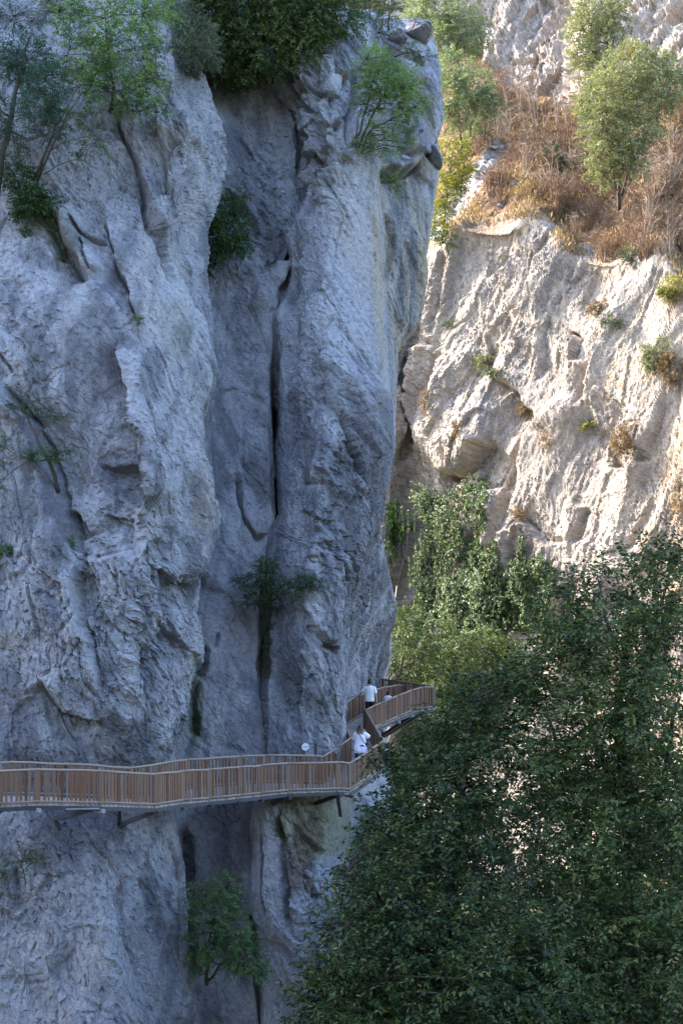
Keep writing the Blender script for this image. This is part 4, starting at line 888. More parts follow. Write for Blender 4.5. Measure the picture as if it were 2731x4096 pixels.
# ---------------------------------------------------------------- plants
def unit(a): return a/np.maximum(np.linalg.norm(a, axis=-1, keepdims=True), 1e-9)
def leaf_quads(c, ax, nrm, L, W, fold=0.25):
    """one folded four-cornered leaf per row"""
    ax = unit(ax); side = unit(np.cross(nrm, ax)); nn = np.cross(ax, side)
    L = np.asarray(L).reshape(-1, 1); W = np.asarray(W).reshape(-1, 1)
    v = np.stack([c-ax*L*0.5, c+side*W*0.5+nn*W*fold*0.5+ax*L*0.05, c+ax*L*0.5-nn*L*0.08, c-side*W*0.5+nn*W*fold*0.5+ax*L*0.05], 1)
    return v.reshape(-1, 3), np.arange(len(c)*4).reshape(-1, 4)
def sprays(o, d, L, per, leaf, rng, flat=0.75, ratio=0.5, droop=0.15, jit=0.35):
    """leafy twigs: origins o, directions d, lengths L; `per` leaves along each, lying roughly in a plane"""
    n = len(o); d = unit(d)
    upv = unit(np.array([[0, 0, 1.0]])*flat+rng.normal(size=(n, 3))*(1-flat))
    side = unit(np.cross(d, upv)); nrm = np.cross(side, d)
    t = (np.arange(per)[None, :]+rng.uniform(-.4, .4, (n, per))+0.8)/(per+0.3)
    sgn = np.where(np.arange(per) % 2 == 0, 1.0, -1.0)[None, :]
    Lr = L.reshape(-1, 1)
    base = o[:, None, :]+d[:, None, :]*(t*Lr)[:, :, None]-np.array([0, 0, 1.0])[None, None, :]*(droop*(t**2)*Lr)[:, :, None]
    ax = d[:, None, :]*0.55+side[:, None, :]*(sgn*0.8)[:, :, None]+rng.normal(size=(n, per, 3))*jit-np.array([0, 0, 0.25])
    nr = nrm[:, None, :]+rng.normal(size=(n, per, 3))*jit
    ll = leaf*rng.uniform(0.65, 1.25, (n, per))
    c = base+unit(ax)*(ll*0.5)[:, :, None]
    return leaf_quads(c.reshape(-1, 3), ax.reshape(-1, 3), nr.reshape(-1, 3), ll.ravel(), ll.ravel()*ratio)
LM = {
 'hornbeam': leaf_mat('hornbeam_leaf', [(0.09, 0.17, 0.06), (0.13, 0.225, 0.08), (0.18, 0.28, 0.10), (0.23, 0.30, 0.115)], 0.35),
 'young': leaf_mat('young_leaf', [(0.04, 0.085, 0.035), (0.065, 0.125, 0.045), (0.10, 0.175, 0.06)], 0.35),
 'bluegreen': leaf_mat('blue_green_leaf', [(0.03, 0.075, 0.05), (0.045, 0.10, 0.065), (0.06, 0.12, 0.075)], 0.2),
 'evergreen': leaf_mat('evergreen_leaf', [(0.028, 0.055, 0.022), (0.05, 0.09, 0.03), (0.09, 0.13, 0.04), (0.15, 0.165, 0.05)], 0.25, 0.45),
 'olive': leaf_mat('grey_green_leaf', [(0.06, 0.085, 0.055), (0.09, 0.115, 0.07), (0.12, 0.14, 0.085)], 0.25),
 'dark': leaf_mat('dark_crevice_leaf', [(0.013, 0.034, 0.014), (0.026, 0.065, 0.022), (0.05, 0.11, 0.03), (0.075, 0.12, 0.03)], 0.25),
 'farblue': leaf_mat('hazed_green_leaf', [(0.14, 0.185, 0.12), (0.20, 0.25, 0.16), (0.27, 0.31, 0.20)], 0.3),  # paled and desaturated: distance haze put into the leaf colour
 'fargreen': leaf_mat('hazed_olive_leaf', [(0.15, 0.165, 0.095), (0.21, 0.225, 0.135), (0.28, 0.29, 0.18)], 0.3),  # haze over the far slope put into the leaf colour here too
 'yellow': leaf_mat('yellowing_leaf', [(0.12, 0.16, 0.04), (0.22, 0.22, 0.05), (0.32, 0.27, 0.06)], 0.35),
 'ivy': leaf_mat('ivy_leaf', [(0.06, 0.10, 0.045), (0.095, 0.145, 0.06), (0.135, 0.19, 0.08), (0.18, 0.23, 0.11)], 0.25, 0.4, 0.4),
 'fore_shade': leaf_mat('foreground_leaf_shade', [(0.005, 0.014, 0.007), (0.010, 0.028, 0.011), (0.02, 0.046, 0.016), (0.034, 0.066, 0.021), (0.07, 0.08, 0.024)], 0.18, 0.45, 0.2),  # darkened to put the lower crown's shade into the leaf colour
 'fore_lit': leaf_mat('foreground_leaf_lit', [(0.013, 0.03, 0.014), (0.026, 0.056, 0.022), (0.045, 0.085, 0.03), (0.07, 0.105, 0.035), (0.13, 0.13, 0.045)], 0.25, 0.45, 0.22),  # lighter copy of the same leaf; light on upper leaves put into colour
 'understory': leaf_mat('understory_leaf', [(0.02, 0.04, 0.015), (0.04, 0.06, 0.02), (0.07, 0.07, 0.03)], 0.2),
 'orange': leaf_mat('orange_leaf', [(0.28, 0.19, 0.05), (0.36, 0.24, 0.06)], 0.35),
 'dry': leaf_mat('dry_leaf', [(0.20, 0.125, 0.065), (0.27, 0.18, 0.095), (0.16, 0.11, 0.06)], 0.2),
}
BARK = flat_mat('bark_dark', (0.06, 0.05, 0.04), (0.11, 0.095, 0.08), 6, 0.9, stretch=(3, 3, 0.6), bump=0.4)
BARKD = flat_mat('bark_black', (0.022, 0.018, 0.015), (0.04, 0.034, 0.028), 6, 0.9)
BARKP = flat_mat('bark_pale', (0.22, 0.19, 0.15), (0.13, 0.11, 0.09), 5, 0.9, stretch=(3, 3, 0.6), bump=0.4)
COVK = 2.6
def seed_dir(rng, n):
    v = rng.normal(size=(n, 3)); return unit(v)
def plant(name, label, cat, base, blobs, stems, leaf, mat, bark=None, per=14, spray=0.6, cover=3.0, group=None, flat=0.75, ratio=0.5, droop=0.15, seed=1, twig=0.012, tw=45, parts=('trunk', 'crown'), limbs=5, shell=0.35, outw=1.0, gap=-0.26, gs=0.45):
    """base: reading (x, y, D) of the foot. blobs: (x, y, D, rx, ry, depth in m[, density]) in readings.
    stems: lists of ((x, y, D)..., r0, r1)."""
    rng = np.random.default_rng(seed); rnd = random.Random(seed)
    root = empty(name, P(*base), label, cat, group)
    wood = MB(); nodes = []
    for st in stems:
        pts = [P(*q) for q in st[0]]; fine = []
        for i in range(len(pts)-1):
            for t in (0, .25, .5, .75): fine.append(pts[i]*(1-t)+pts[i+1]*t+Vector((rnd.gauss(0, 1), rnd.gauss(0, 1), rnd.gauss(0, 1)))*((pts[i+1]-pts[i]).length*0.018))
        fine.append(pts[-1]); r = [st[1]+(st[2]-st[1])*i/(len(fine)-1) for i in range(len(fine))]
        wood.tube(fine, r, 7); nodes += list(zip(fine, r))
    V = []; F = []; nv = 0
    for bl in blobs:
        bx, by, bD, rx, ry, rd = bl[:6]; dens = bl[6] if len(bl) > 6 else 1.0
        c = P(bx, by, bD); k = bD*S/FV; R = np.array([rx*k, rd, ry*k])
        area = math.pi*R[0]*R[2]; sp = spray*min(1.0, 1.6*min(R[0], R[2])/spray+0.25)
        n = max(3, int(COVK*area*cover*dens/(per*leaf*leaf*ratio*0.5)))
        u = seed_dir(rng, n); rr = (shell+(1-shell)*rng.uniform(0, 1, n)**0.5)[:, None]
        off = u*rr*R[None, :]
        # uneven outline: thin out by low-frequency noise
        nz = perlin((off/max(R.max()*gs, .2)+bx*0.013+by*0.007).astype(f32), seed+3)
        off *= (1+0.32*nz)[:, None]
        keepm = nz > gap+0.25*(rng.uniform(size=n)-0.5); off = off[keepm]; u = u[keepm]
        o = np.array(c)[None, :]+off
        d = unit(u*outw+rng.normal(size=u.shape)*0.45+np.array([0, 0, 0.12])); d[:, 2] *= 0.6
        Ls = sp*rng.uniform(0.6, 1.2, len(o))
        v, f = sprays(o-d*Ls[:, None]*0.4, d, Ls, per, leaf, rng, flat, ratio, droop)
        V.append(v); F.append(f+nv); nv += len(v)
        # limbs from the nearest stem to anchors in the blob, twigs to a share of the sprays
        anch = []
        for j in range(limbs):
            a = c+Vector((rnd.uniform(-.6, .6)*R[0], rnd.uniform(-.6, .6)*R[1], rnd.uniform(-.6, .6)*R[2]))
            if nodes:
                lo = [q for q in nodes if q[0].z < a.z+0.3*R[2]] or nodes
                p, r0 = min(lo, key=lambda q: (q[0]-a).length)
                r0 = max(min(r0*0.6, 0.012+0.012*(p-a).length), twig)
                mid = (p+a)/2+Vector((rnd.gauss(0, .06), rnd.gauss(0, .06), 0.08))*(p-a).length
                wood.tube([p, (p*.6+mid*.4), mid, (mid+a)/2, a], [r0, r0*.85, r0*.7, r0*.55, twig*.9], 5, False)
                anch.append(a)
        if anch:
            st_ = max(1, len(o)//tw)
            for q in range(0, len(o), st_):
                p = Vector(o[q].tolist()); a = min(anch, key=lambda z: (z-p).length)
                wood.tube([a, (a+p)/2+Vector((0, 0, .05))*(a-p).length, p+Vector((d[q]*Ls[q]*0.4).tolist())], [twig*.9, twig*.7, twig*.35], 3, False)
    if wood.v: wood.build(parts[0], bark or BARK, root, True)
    mesh_np(parts[1], np.concatenate(V), np.concatenate(F), LM[mat] if isinstance(mat, str) else mat, root)
    return root
def onrock(vx, vy, off=0.0):
    p, n = surf(vx, vy); return p.y/S-off
# ---- on the near cliff
TG = 'trees rooted on the near cliff'
plant('broadleaf_tree', 'bright light green tree spreading from the upper left of the cliff', 'tree', (310, 270, 47.5),
      [(250, 40, 46.5, 120, 60, 1.2), (330, 20, 47, 80, 45, 1.0), (190, 120, 46.3, 65, 60, 1.0), (280, 110, 46.5, 90, 60, 1.1), (270, 200, 46.5, 70, 50, .9), (340, 185, 46.5, 60, 35, .7, .8), (215, 190, 46.3, 50, 40, .8), (365, 90, 47, 40, 40, .6, .5), (370, 245, 46.5, 45, 16, .4, .6), (320, 245, 46.8, 50, 20, .5), (150, 40, 47, 40, 40, .8, .6)],
      [([(250, 262, 48.3), (262, 200, 47.3), (250, 120, 46.9), (240, 20, 46.8)], .07, .02), ([(255, 255, 48.3), (290, 215, 47.2), (340, 190, 46.8), (385, 180, 46.5)], .045, .012), ([(258, 262, 48.3), (320, 255, 47.2), (400, 240, 46.4)], .03, .01)],
      .11, 'hornbeam', per=14, spray=.8, cover=1.4, group=TG, flat=.92, seed=3, droop=.1, gap=.0, gs=.26)
plant('pine_tree', 'dark blue green tree with a leaning trunk at the left edge', 'tree', (0, 420, 45.5),
      [(60, 130, 45.2, 60, 45, .9), (110, 190, 45.2, 50, 50, .8), (25, 150, 45.4, 40, 40, .8), (90, 245, 45, 45, 40, .7), (-10, 260, 45, 45, 50, .7, .7), (110, 300, 45, 55, 25, .5, .5), (40, 40, 46.5, 60, 30, .8, .5), (20, 330, 45.3, 40, 40, .6, .6), (150, 15, 47, 60, 18, .5, .6)],
      [([(-8, 440, 46.2), (8, 340, 45.4), (30, 240, 45.3), (52, 150, 45.3), (75, 60, 45.4)], .13, .03), ([(18, 300, 45.3), (70, 320, 45), (130, 300, 45)], .05, .015), ([(25, 270, 45.3), (-30, 230, 45.2)], .05, .02)],
      .10, 'bluegreen', per=14, spray=.5, cover=1.5, group=TG, flat=.4, ratio=.3, seed=4)
plant('sapling', 'thin bare stemmed sapling leaning right over the pale slab', 'sapling', (82, 415, 45.8),
      [(130, 245, 45.2, 30, 18, .4), (205, 290, 45, 30, 14, .4), (215, 325, 45, 32, 14, .4), (190, 350, 45, 28, 12, .4), (160, 270, 45.1, 30, 16, .4), (110, 270, 45.3, 25, 25, .4, .6), (215, 265, 45, 30, 10, .3, .6), (130, 310, 45.2, 35, 30, .4, .3)],
      [([(80, 415, 46.3), (105, 350, 45.4), (130, 290, 45.2), (165, 225, 45.1), (185, 190, 45.1)], .055, .014), ([(84, 415, 46.3), (118, 345, 45.3), (150, 270, 45.1), (175, 235, 45), (190, 205, 45)], .05, .012), ([(108, 350, 45.4), (150, 325, 45.1), (215, 310, 44.9)], .02, .007), ([(100, 400, 45.7), (140, 375, 45.2), (185, 362, 45), (225, 390, 44.8)], .022, .006)],
      .085, 'young', per=12, spray=.5, cover=.75, group=TG, flat=.9, seed=5, droop=.1)
plant('shrub', 'dark green shrub in the gully below the thin leaning sapling', 'shrub', (75, 450, 46.4),
      [(45, 410, 45.7, 40, 35, .5), (70, 455, 45.6, 45, 35, .5), (110, 470, 45.7, 35, 25, .4), (50, 480, 45.8, 25, 22, .4), (135, 520, 45.8, 18, 30, .3, .7), (150, 560, 45.9, 14, 28, .25, .6)],
      [([(75, 470, 46.6), (60, 430, 45.8)], .04, .02)], .08, 'dark', per=12, spray=.4, cover=2.2, group='shrubs on the near cliff', seed=6, parts=('stem', 'foliage'))
plant('sapling', 'small sapling with flat green sprays at the left edge halfway up', 'sapling', (130, 1090, 43.9),
      [(105, 940, 43.2, 26, 8, .3), (40, 935, 43.3, 30, 12, .3), (135, 958, 43.2, 30, 8, .3), (100, 1045, 43.1, 40, 14, .4), (140, 1038, 43.1, 34, 8, .3), (70, 1050, 43.2, 26, 12, .3), (10, 1040, 43, 26, 35, .4, .5), (0, 1100, 43, 20, 40, .4, .4), (70, 920, 43.3, 15, 10, .3), (125, 1055, 43.1, 20, 8, .2)],
      [([(135, 1130, 44.1), (115, 1060, 43.6), (85, 1010, 43.4), (60, 950, 43.4), (15, 920, 43.4)], .07, .03), ([(85, 1005, 43.4), (110, 965, 43.3), (155, 955, 43.1)], .02, .007), ([(112, 1058, 43.5), (60, 1060, 43.2), (10, 1100, 43), (-20, 1130, 43)], .025, .01), ([(60, 960, 43.4), (20, 1010, 43.1), (-15, 1040, 43)], .018, .008)],
      .075, 'young', per=12, spray=.45, cover=1.0, group=TG, flat=.93, seed=7, droop=.06)
plant('evergreen_tree', 'dense dark evergreen tree overhanging the top of the recess', 'tree', (580, 195, 57),
      [(560, 30, 54.5, 95, 70, 2.0), (660, 20, 54, 90, 65, 2.0), (730, 40, 54, 55, 70, 1.6), (520, 110, 54.5, 60, 60, 1.5), (600, 110, 54, 80, 60, 1.6), (690, 100, 54, 60, 45, 1.4), (500, 175, 55, 35, 40, 1.0, .8), (560, 160, 54.5, 50, 35, 1.0), (780, 20, 54.5, 60, 60, 1.4, .8), (640, 150, 53.8, 40, 22, .8, .8), (480, 40, 54.5, 50, 60, 1.4), (610, -50, 55, 220, 60, 2.5)],
      [([(560, 215, 58), (570, 120, 56), (590, 20, 55.5), (600, -60, 55)], .2, .08), ([(655, 150, 57), (665, 70, 55.5), (690, -20, 55)], .12, .05)],
      .12, 'evergreen', per=16, spray=.6, cover=2.6, group=TG, flat=.5, seed=8, limbs=6)
plant('olive_tree', 'grey green leaning tree with a pale twisted trunk at the recess edge', 'tree', (465, 185, 52),
      [(420, 40, 50.8, 40, 40, .9), (455, 80, 50.6, 45, 40, .9), (430, 120, 50.4, 40, 35, .8), (475, 120, 50.6, 30, 30, .8), (390, 20, 51, 30, 30, .7, .6), (440, 155, 50.3, 25, 18, .5, .7)],
      [([(462, 200, 52.6), (455, 175, 51.3), (466, 140, 50.9), (452, 100, 50.9), (440, 60, 51)], .13, .04), ([(455, 190, 52.4), (435, 160, 51), (425, 120, 50.8)], .07, .02)],
      .075, 'olive', BARKP, per=14, spray=.45, cover=1.7, group=TG, flat=.4, ratio=.42, seed=9)
plant('shrub', 'shrubs and saplings on the rocky crest at the top of the pillar', 'shrub', (850, 70, 62),
      [(845, 30, 60, 45, 40, 1.2), (815, 60, 59, 30, 25, .8, .7), (890, 25, 61, 35, 28, .8, .7), (860, 80, 59.5, 35, 16, .5, .5), (940, 115, 60.5, 26, 8, .4, .7), (975, 130, 61, 26, 10, .4, .7), (950, 100, 61, 18, 10, .3, .6)],
      [([(845, 90, 61), (850, 40, 60.5), (848, -10, 60.5)], .05, .02), ([(890, 70, 62), (893, 20, 61), (890, -20, 61)], .045, .02), ([(905, 130, 62), (950, 118, 60.8), (990, 140, 60.8)], .03, .01)],
      .10, 'evergreen', per=14, spray=.5, cover=1.2, group='shrubs on the near cliff', seed=10, parts=('stem', 'foliage'))
plant('broadleaf_tree', 'fresh green multi stemmed tree growing from the top right of the pillar', 'tree', (815, 355, 53),
      [(855, 140, 51.6, 40, 30, .8), (880, 180, 51.5, 60, 40, .9), (920, 195, 51.8, 50, 35, .9), (950, 235, 52, 38, 28, .7), (850, 200, 51.5, 35, 30, .7), (900, 245, 51.7, 45, 22, .6, .8), (830, 245, 51.8, 25, 25, .5, .6), (880, 300, 52, 40, 28, .6, .5), (830, 330, 52, 28, 22, .4, .7), (940, 290, 52.5, 25, 22, .5, .5), (870, 345, 52.3, 30, 18, .4, .6), (920, 330, 53, 22, 25, .4, .4)],
      [([(808, 365, 53.6), (826, 300, 52.4), (845, 235, 51.9), (862, 160, 51.7)], .06, .02), ([(815, 365, 53.6), (842, 290, 52.2), (875, 225, 51.8), (930, 190, 51.8)], .065, .018), ([(822, 362, 53.6), (850, 300, 52.3), (905, 270, 51.9), (950, 250, 52)], .045, .012), ([(802, 362, 53.6), (815, 310, 52.6), (830, 240, 52)], .04, .012)],
      .085, 'hornbeam', per=14, spray=.55, cover=1.35, group=TG, flat=.85, seed=11, droop=.08)
plant('sapling', 'drooping green branch below the wedged boulder on the right face', 'sapling', (865, 395, 57),
      [(890, 405, 55.8, 24, 8, .3), (910, 425, 55.8, 16, 16, .3), (875, 398, 56, 14, 8, .3)], [([(862, 394, 57.5), (888, 402, 56), (915, 430, 55.7)], .03, .01)], .085, 'hornbeam', per=12, spray=.5, cover=1.3, group=TG, flat=.9, seed=12, limbs=3)
plant('shrub', 'rounded green bush hanging in the recess behind the left buttress', 'shrub', (480, 600, 54),
      [(515, 480, 51.5, 40, 30, .7), (530, 530, 51.3, 50, 40, .8), (495, 550, 51.5, 35, 45, .7), (545, 560, 51.5, 35, 25, .6, .8), (485, 600, 52, 16, 35, .4, .6), (550, 450, 51.8, 20, 12, .4, .5)],
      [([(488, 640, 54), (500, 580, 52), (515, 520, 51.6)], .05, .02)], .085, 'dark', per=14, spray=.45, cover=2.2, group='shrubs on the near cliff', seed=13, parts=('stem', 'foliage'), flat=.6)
plant('sapling', 'dark sapling spreading to both sides from the central crack', 'sapling', (612, 1430, 49.5),
      [(575, 1335, 48, 42, 16, .4), (600, 1365, 48, 35, 20, .5), (680, 1335, 47.3, 42, 15, .4), (720, 1340, 47.2, 26, 14, .3), (610, 1300, 48.2, 26, 20, .4), (620, 1330, 48, 25, 40, .4, .8), (655, 1355, 47.5, 30, 14, .4, .6), (625, 1395, 48.2, 22, 10, .3), (615, 1440, 48.6, 18, 10, .3), (570, 1385, 48, 24, 10, .3, .5), (675, 1375, 47.2, 20, 12, .3, .5)],
      [([(610, 1480, 49.8), (616, 1400, 48.6), (622, 1340, 48.2), (615, 1290, 48.3)], .06, .02), ([(606, 1420, 49), (592, 1370, 48.3), (560, 1340, 48)], .03, .01), ([(622, 1385, 48.4), (645, 1360, 47.6), (700, 1340, 47.2)], .03, .01)],
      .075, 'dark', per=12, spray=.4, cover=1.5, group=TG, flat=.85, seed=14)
plant('shrub', 'lush green bush clinging to the rock below the boardwalk', 'shrub', (480, 2230, 45.5),
      [(470, 2050, 43.2, 45, 25, .8), (520, 2040, 43.1, 35, 25, .7), (490, 2090, 43, 60, 35, .9), (540, 2130, 43, 40, 40, .8), (470, 2150, 43.4, 40, 50, .8, .8), (570, 2200, 43, 40, 40, .7), (520, 2190, 43.4, 50, 40, .8, .7), (590, 2230, 42.9, 26, 20, .5), (520, 2010, 43.3, 20, 14, .4, .6), (455, 2200, 44, 25, 40, .6, .6)],
      [([(475, 2260, 45.8), (480, 2160, 44), (495, 2080, 43.4)], .07, .02), ([(480, 2250, 45.6), (530, 2200, 43.6), (580, 2220, 43)], .05, .015)], .085, 'young', per=14, spray=.5, cover=2.3, group='shrubs on the near cliff', seed=15, parts=('stem', 'foliage'), flat=.9, gap=-.1, gs=.3)
plant('shrub', 'faint thin leaved shrub on the rock at lower left below the boardwalk', 'shrub', (70, 2010, 41.5),
      [(40, 1970, 40.6, 40, 20, .3, .5), (90, 1975, 40.6, 26, 16, .3, .5), (30, 2010, 40.6, 35, 16, .3, .4)], [([(60, 2030, 41.6), (50, 1980, 40.8)], .02, .01)], .07, 'young', per=10, spray=.4, cover=.9, group='shrubs on the near cliff', seed=16, parts=('stem', 'foliage'))
for i, (x, y, rx, ry, mt, lab) in enumerate([(465, 1545, 9, 22, 'dark', 'narrow tuft of weeds in the seam left of the central slab, upper of two'), (455, 1655, 9, 26, 'dark', 'narrow tuft of weeds low in the seam above the boardwalk'), (10, 1265, 26, 12, 'young', 'small green plant on the left edge below the small sapling'),
        (165, 1245, 10, 12, 'young', 'small green plant at the foot of the pale lower left slab'), (320, 735, 7, 12, 'young', 'tiny yellow green plant on the pale smooth slab'), (795, 365, 14, 7, 'dry', 'dry grass patch on the ledge at the top of the pillar'), (705, 335, 12, 10, 'olive', 'grey green tuft in the fractured top of the pillar'), (60, 530, 14, 10, 'young', 'small leafy plant below the dark gully shrub'),
        (785, 175, 14, 12, 'dry', 'brown dry tuft near the top of the pillar'), (360, 1240, 12, 8, 'olive', 'small grey green tuft beside the lower left overhang'), (640, 1905, 8, 20, 'dark', 'dark weeds hanging in the crack below the boardwalk'), (615, 1480, 8, 26, 'dark', 'dark moss hanging in the central crack under the sapling')]):
    D_ = onrock(x, y, 0.12); plant('weed_tuft', lab, 'plant', (x, y+ry, D_), [(x, y, D_, rx, ry, .12)], [], .06, mt, per=9, spray=.18, cover=1.6, group='small plants in the near cliff', seed=30+i, parts=('stem', 'leaves'), flat=.3)
# ---- beyond the gorge bend: trees on the dry slope
FG = 'trees on the dry sunlit slope'
plant('broadleaf_tree', 'hazy pale green tree at the top beside the cliff edge', 'tree', (1060, 185, 122),
      [(1000, 30, 119, 60, 45, 2.4), (1060, 60, 118, 60, 45, 2.4), (1010, 95, 118, 50, 40, 2), (1090, 100, 118, 40, 26, 1.6), (960, 20, 120, 40, 50, 2)], [([(1060, 200, 123), (1050, 130, 120), (1030, 40, 119)], .16, .05)], .22, 'farblue', per=14, spray=1.2, cover=1.9, group=FG, seed=40)
plant('broadleaf_tree', 'soft green rounded tree on slender stems behind the pillar edge', 'tree', (1060, 330, 108),
      [(1040, 160, 105.5, 45, 35, 2), (1080, 200, 105, 50, 36, 2), (1030, 215, 105.5, 40, 45, 1.8), (1110, 235, 105, 40, 28, 1.6), (1130, 255, 105, 30, 20, 1.2, .7), (1050, 255, 105.5, 35, 26, 1.5, .7), (1060, 290, 106, 22, 16, 1)],
      [([(1060, 345, 108.5), (1052, 270, 106.5), (1045, 190, 106)], .13, .04), ([(1065, 345, 108.5), (1090, 270, 106.5), (1100, 220, 105.6)], .1, .03), ([(1110, 320, 107.5), (1118, 260, 106)], .07, .03)], .22, 'farblue', per=14, spray=1.1, cover=2.0, group=FG, seed=41)
plant('shrub', 'tall yellow green bush beside the edge of the near pillar', 'shrub', (1020, 540, 103),
      [(1035, 345, 101, 40, 28, 1.3), (1045, 395, 101, 38, 30, 1.3), (1025, 440, 101, 32, 36, 1.2), (1010, 490, 101, 24, 36, 1.1), (1050, 430, 101.5, 25, 20, 1, .7), (1070, 400, 101.5, 18, 14, .8, .6)], [([(1015, 550, 104), (1025, 450, 102), (1040, 350, 101.5)], .1, .03)], .2, 'yellow', per=14, spray=.8, cover=1.9, group='shrubs on the dry slope', seed=42, parts=('stem', 'foliage'))
plant('shrub', 'small dark green shrub at the pale rim behind the pillar', 'shrub', (1030, 575, 100), [(1025, 550, 98.8, 26, 16, .8), (1000, 535, 99, 14, 22, .8, .6)], [([(1028, 585, 100.5), (1020, 540, 99)], .05, .02)], .18, 'evergreen', per=12, spray=.6, cover=1.6, group='shrubs on the dry slope', seed=43, parts=('stem', 'foliage'))
plant('broadleaf_tree', 'upper grey green tree at the top right against the pale cliff', 'tree', (1370, 330, 108),
      [(1370, 20, 104, 60, 40, 2.2), (1410, 30, 104, 35, 45, 2), (1340, 70, 104, 40, 40, 2), (1385, 90, 104, 45, 36, 2), (1345, 125, 104, 38, 22, 1.6), (1365, 170, 104.5, 35, 35, 1.6, .8), (1350, 215, 104.5, 28, 30, 1.5, .7)],
      [([(1380, 340, 108), (1385, 230, 105.5), (1395, 130, 104.6), (1390, 20, 104.3)], .17, .05), ([(1388, 190, 105.2), (1400, 150, 104.8), (1412, 60, 104.4)], .09, .03)], .22, 'fargreen', per=14, spray=1.1, cover=1.8, group=FG, seed=44)
plant('broadleaf_tree', 'largest grey green tree standing on the slope at right', 'tree', (1420, 470, 97),
      [(1440, 160, 93, 80, 45, 2.6), (1500, 180, 93, 55, 45, 2.4), (1400, 220, 92.5, 70, 50, 2.6), (1470, 235, 92.5, 70, 45, 2.4, .9), (1380, 290, 92.5, 55, 45, 2.2), (1440, 310, 92.5, 60, 40, 2.2), (1395, 350, 92.5, 50, 40, 2), (1440, 365, 92.8, 45, 36, 1.8), (1390, 395, 93, 42, 26, 1.6), (1540, 210, 93.5, 30, 40, 1.8, .8), (1350, 240, 93, 30, 36, 1.6, .6), (1520, 270, 93.2, 25, 35, 1.4, .4), (1560, 160, 93.5, 25, 30, 1.4, .5)],
      [([(1422, 480, 97.5), (1418, 400, 94.5), (1425, 300, 93.4), (1450, 180, 93.2)], .16, .05), ([(1425, 450, 96.5), (1460, 350, 93.6), (1490, 290, 93.2), (1515, 230, 93.2)], .11, .03), ([(1416, 430, 96), (1395, 340, 93.4), (1385, 260, 93)], .1, .03)], .2, 'fargreen', per=14, spray=1.0, cover=1.9, group=FG, seed=45)
for i, (x, y, rx, ry, mt, lab) in enumerate([(1265, 360, 24, 30, 'olive', 'narrow olive green shrub left of the largest slope tree'), (1315, 390, 30, 20, 'fargreen', 'low green shrub at the foot of the largest slope tree'), (1445, 112, 26, 16, 'orange', 'orange bush between the two grey green trees'), (1090, 300, 20, 24, 'farblue', 'small bright green shrub under the rounded tree'), (1290, 410, 22, 16, 'fargreen', 'small green shrub on the brown slope near the rim')]):
    D_ = onrock(x, y+ry, 0.6); plant('shrub', lab, 'shrub', (x, y+ry, D_), [(x, y, D_, rx, ry, 1.0), (x+rx*.5, y+ry*.4, D_, rx*.7, ry*.6, .8)], [([(x, y+ry+8, D_+.4), (x, y, D_)], .05, .02)], .17, mt, per=12, spray=.6, cover=1.8, group='shrubs on the dry slope', seed=50+i, parts=('stem', 'foliage'))
for i, (x, y, rx, ry, mt, dn_, lab) in enumerate([(1120, 830, 36, 20, 'fargreen', .6, 'thin light green bush in the middle of the far cliff'), (1140, 852, 24, 12, 'evergreen', .8, 'dark green low bush beside the thin light green one'), (1510, 815, 42, 36, 'fargreen', .9, 'grey green bush jutting from the far cliff at the right edge'), (1545, 850, 30, 40, 'dry', .6, 'brown bush at the right edge below the grey green one'), (1545, 665, 36, 28, 'yellow', 1, 'yellow green bush at the right edge of the far cliff'),
        (1440, 1005, 36, 40, 'dry', .6, 'reddish brown bush on the far cliff at right'), (1380, 705, 32, 20, 'dry', .7, 'brown grass bush near the top right of the far cliff'), (1405, 735, 28, 14, 'olive', .7, 'olive tuft below the brown grass bush'), (1450, 585, 26, 26, 'olive', .6, 'olive bush below the rim of the far cliff at right'), (1215, 940, 26, 14, 'dry', .8, 'orange grass bush on the ledge of the bulge'), (1195, 1180, 14, 14, 'dry', .8, 'dry tuft low on the far cliff above the ivy'), (1050, 985, 10, 20, 'dry', .7, 'dry tuft on the nose of the bulge'), (1255, 1000, 12, 40, 'dry', .4, 'thin brown plant streak right of the bulge'), (1350, 975, 26, 12, 'yellow', .6, 'yellow tuft at the middle right of the far cliff'), (1038, 745, 22, 10, 'olive', .8, 'olive tuft beside the shaded left side of the far cliff'), (975, 920, 12, 24, 'dry', .6, 'dry tufts in the shaded chimney of the far cliff'), (1560, 1130, 20, 40, 'dry', .5, 'brown plants at the right edge low on the far cliff')]):
    D_ = onrock(x, y, 0.35); plant('cliff_bush', lab, 'bush', (x, y+ry, D_), [(x, y, D_, rx, ry, .6, dn_), (x-rx*.4, y+ry*.3, D_, rx*.6, ry*.6, .5, dn_)], [([(x, y+ry, D_+.4), (x, y, D_)], .04, .015)], .13, mt, per=12, spray=.5, cover=1.5, group='bushes on the far cliff', seed=60+i, parts=('stem', 'foliage'), flat=.5)
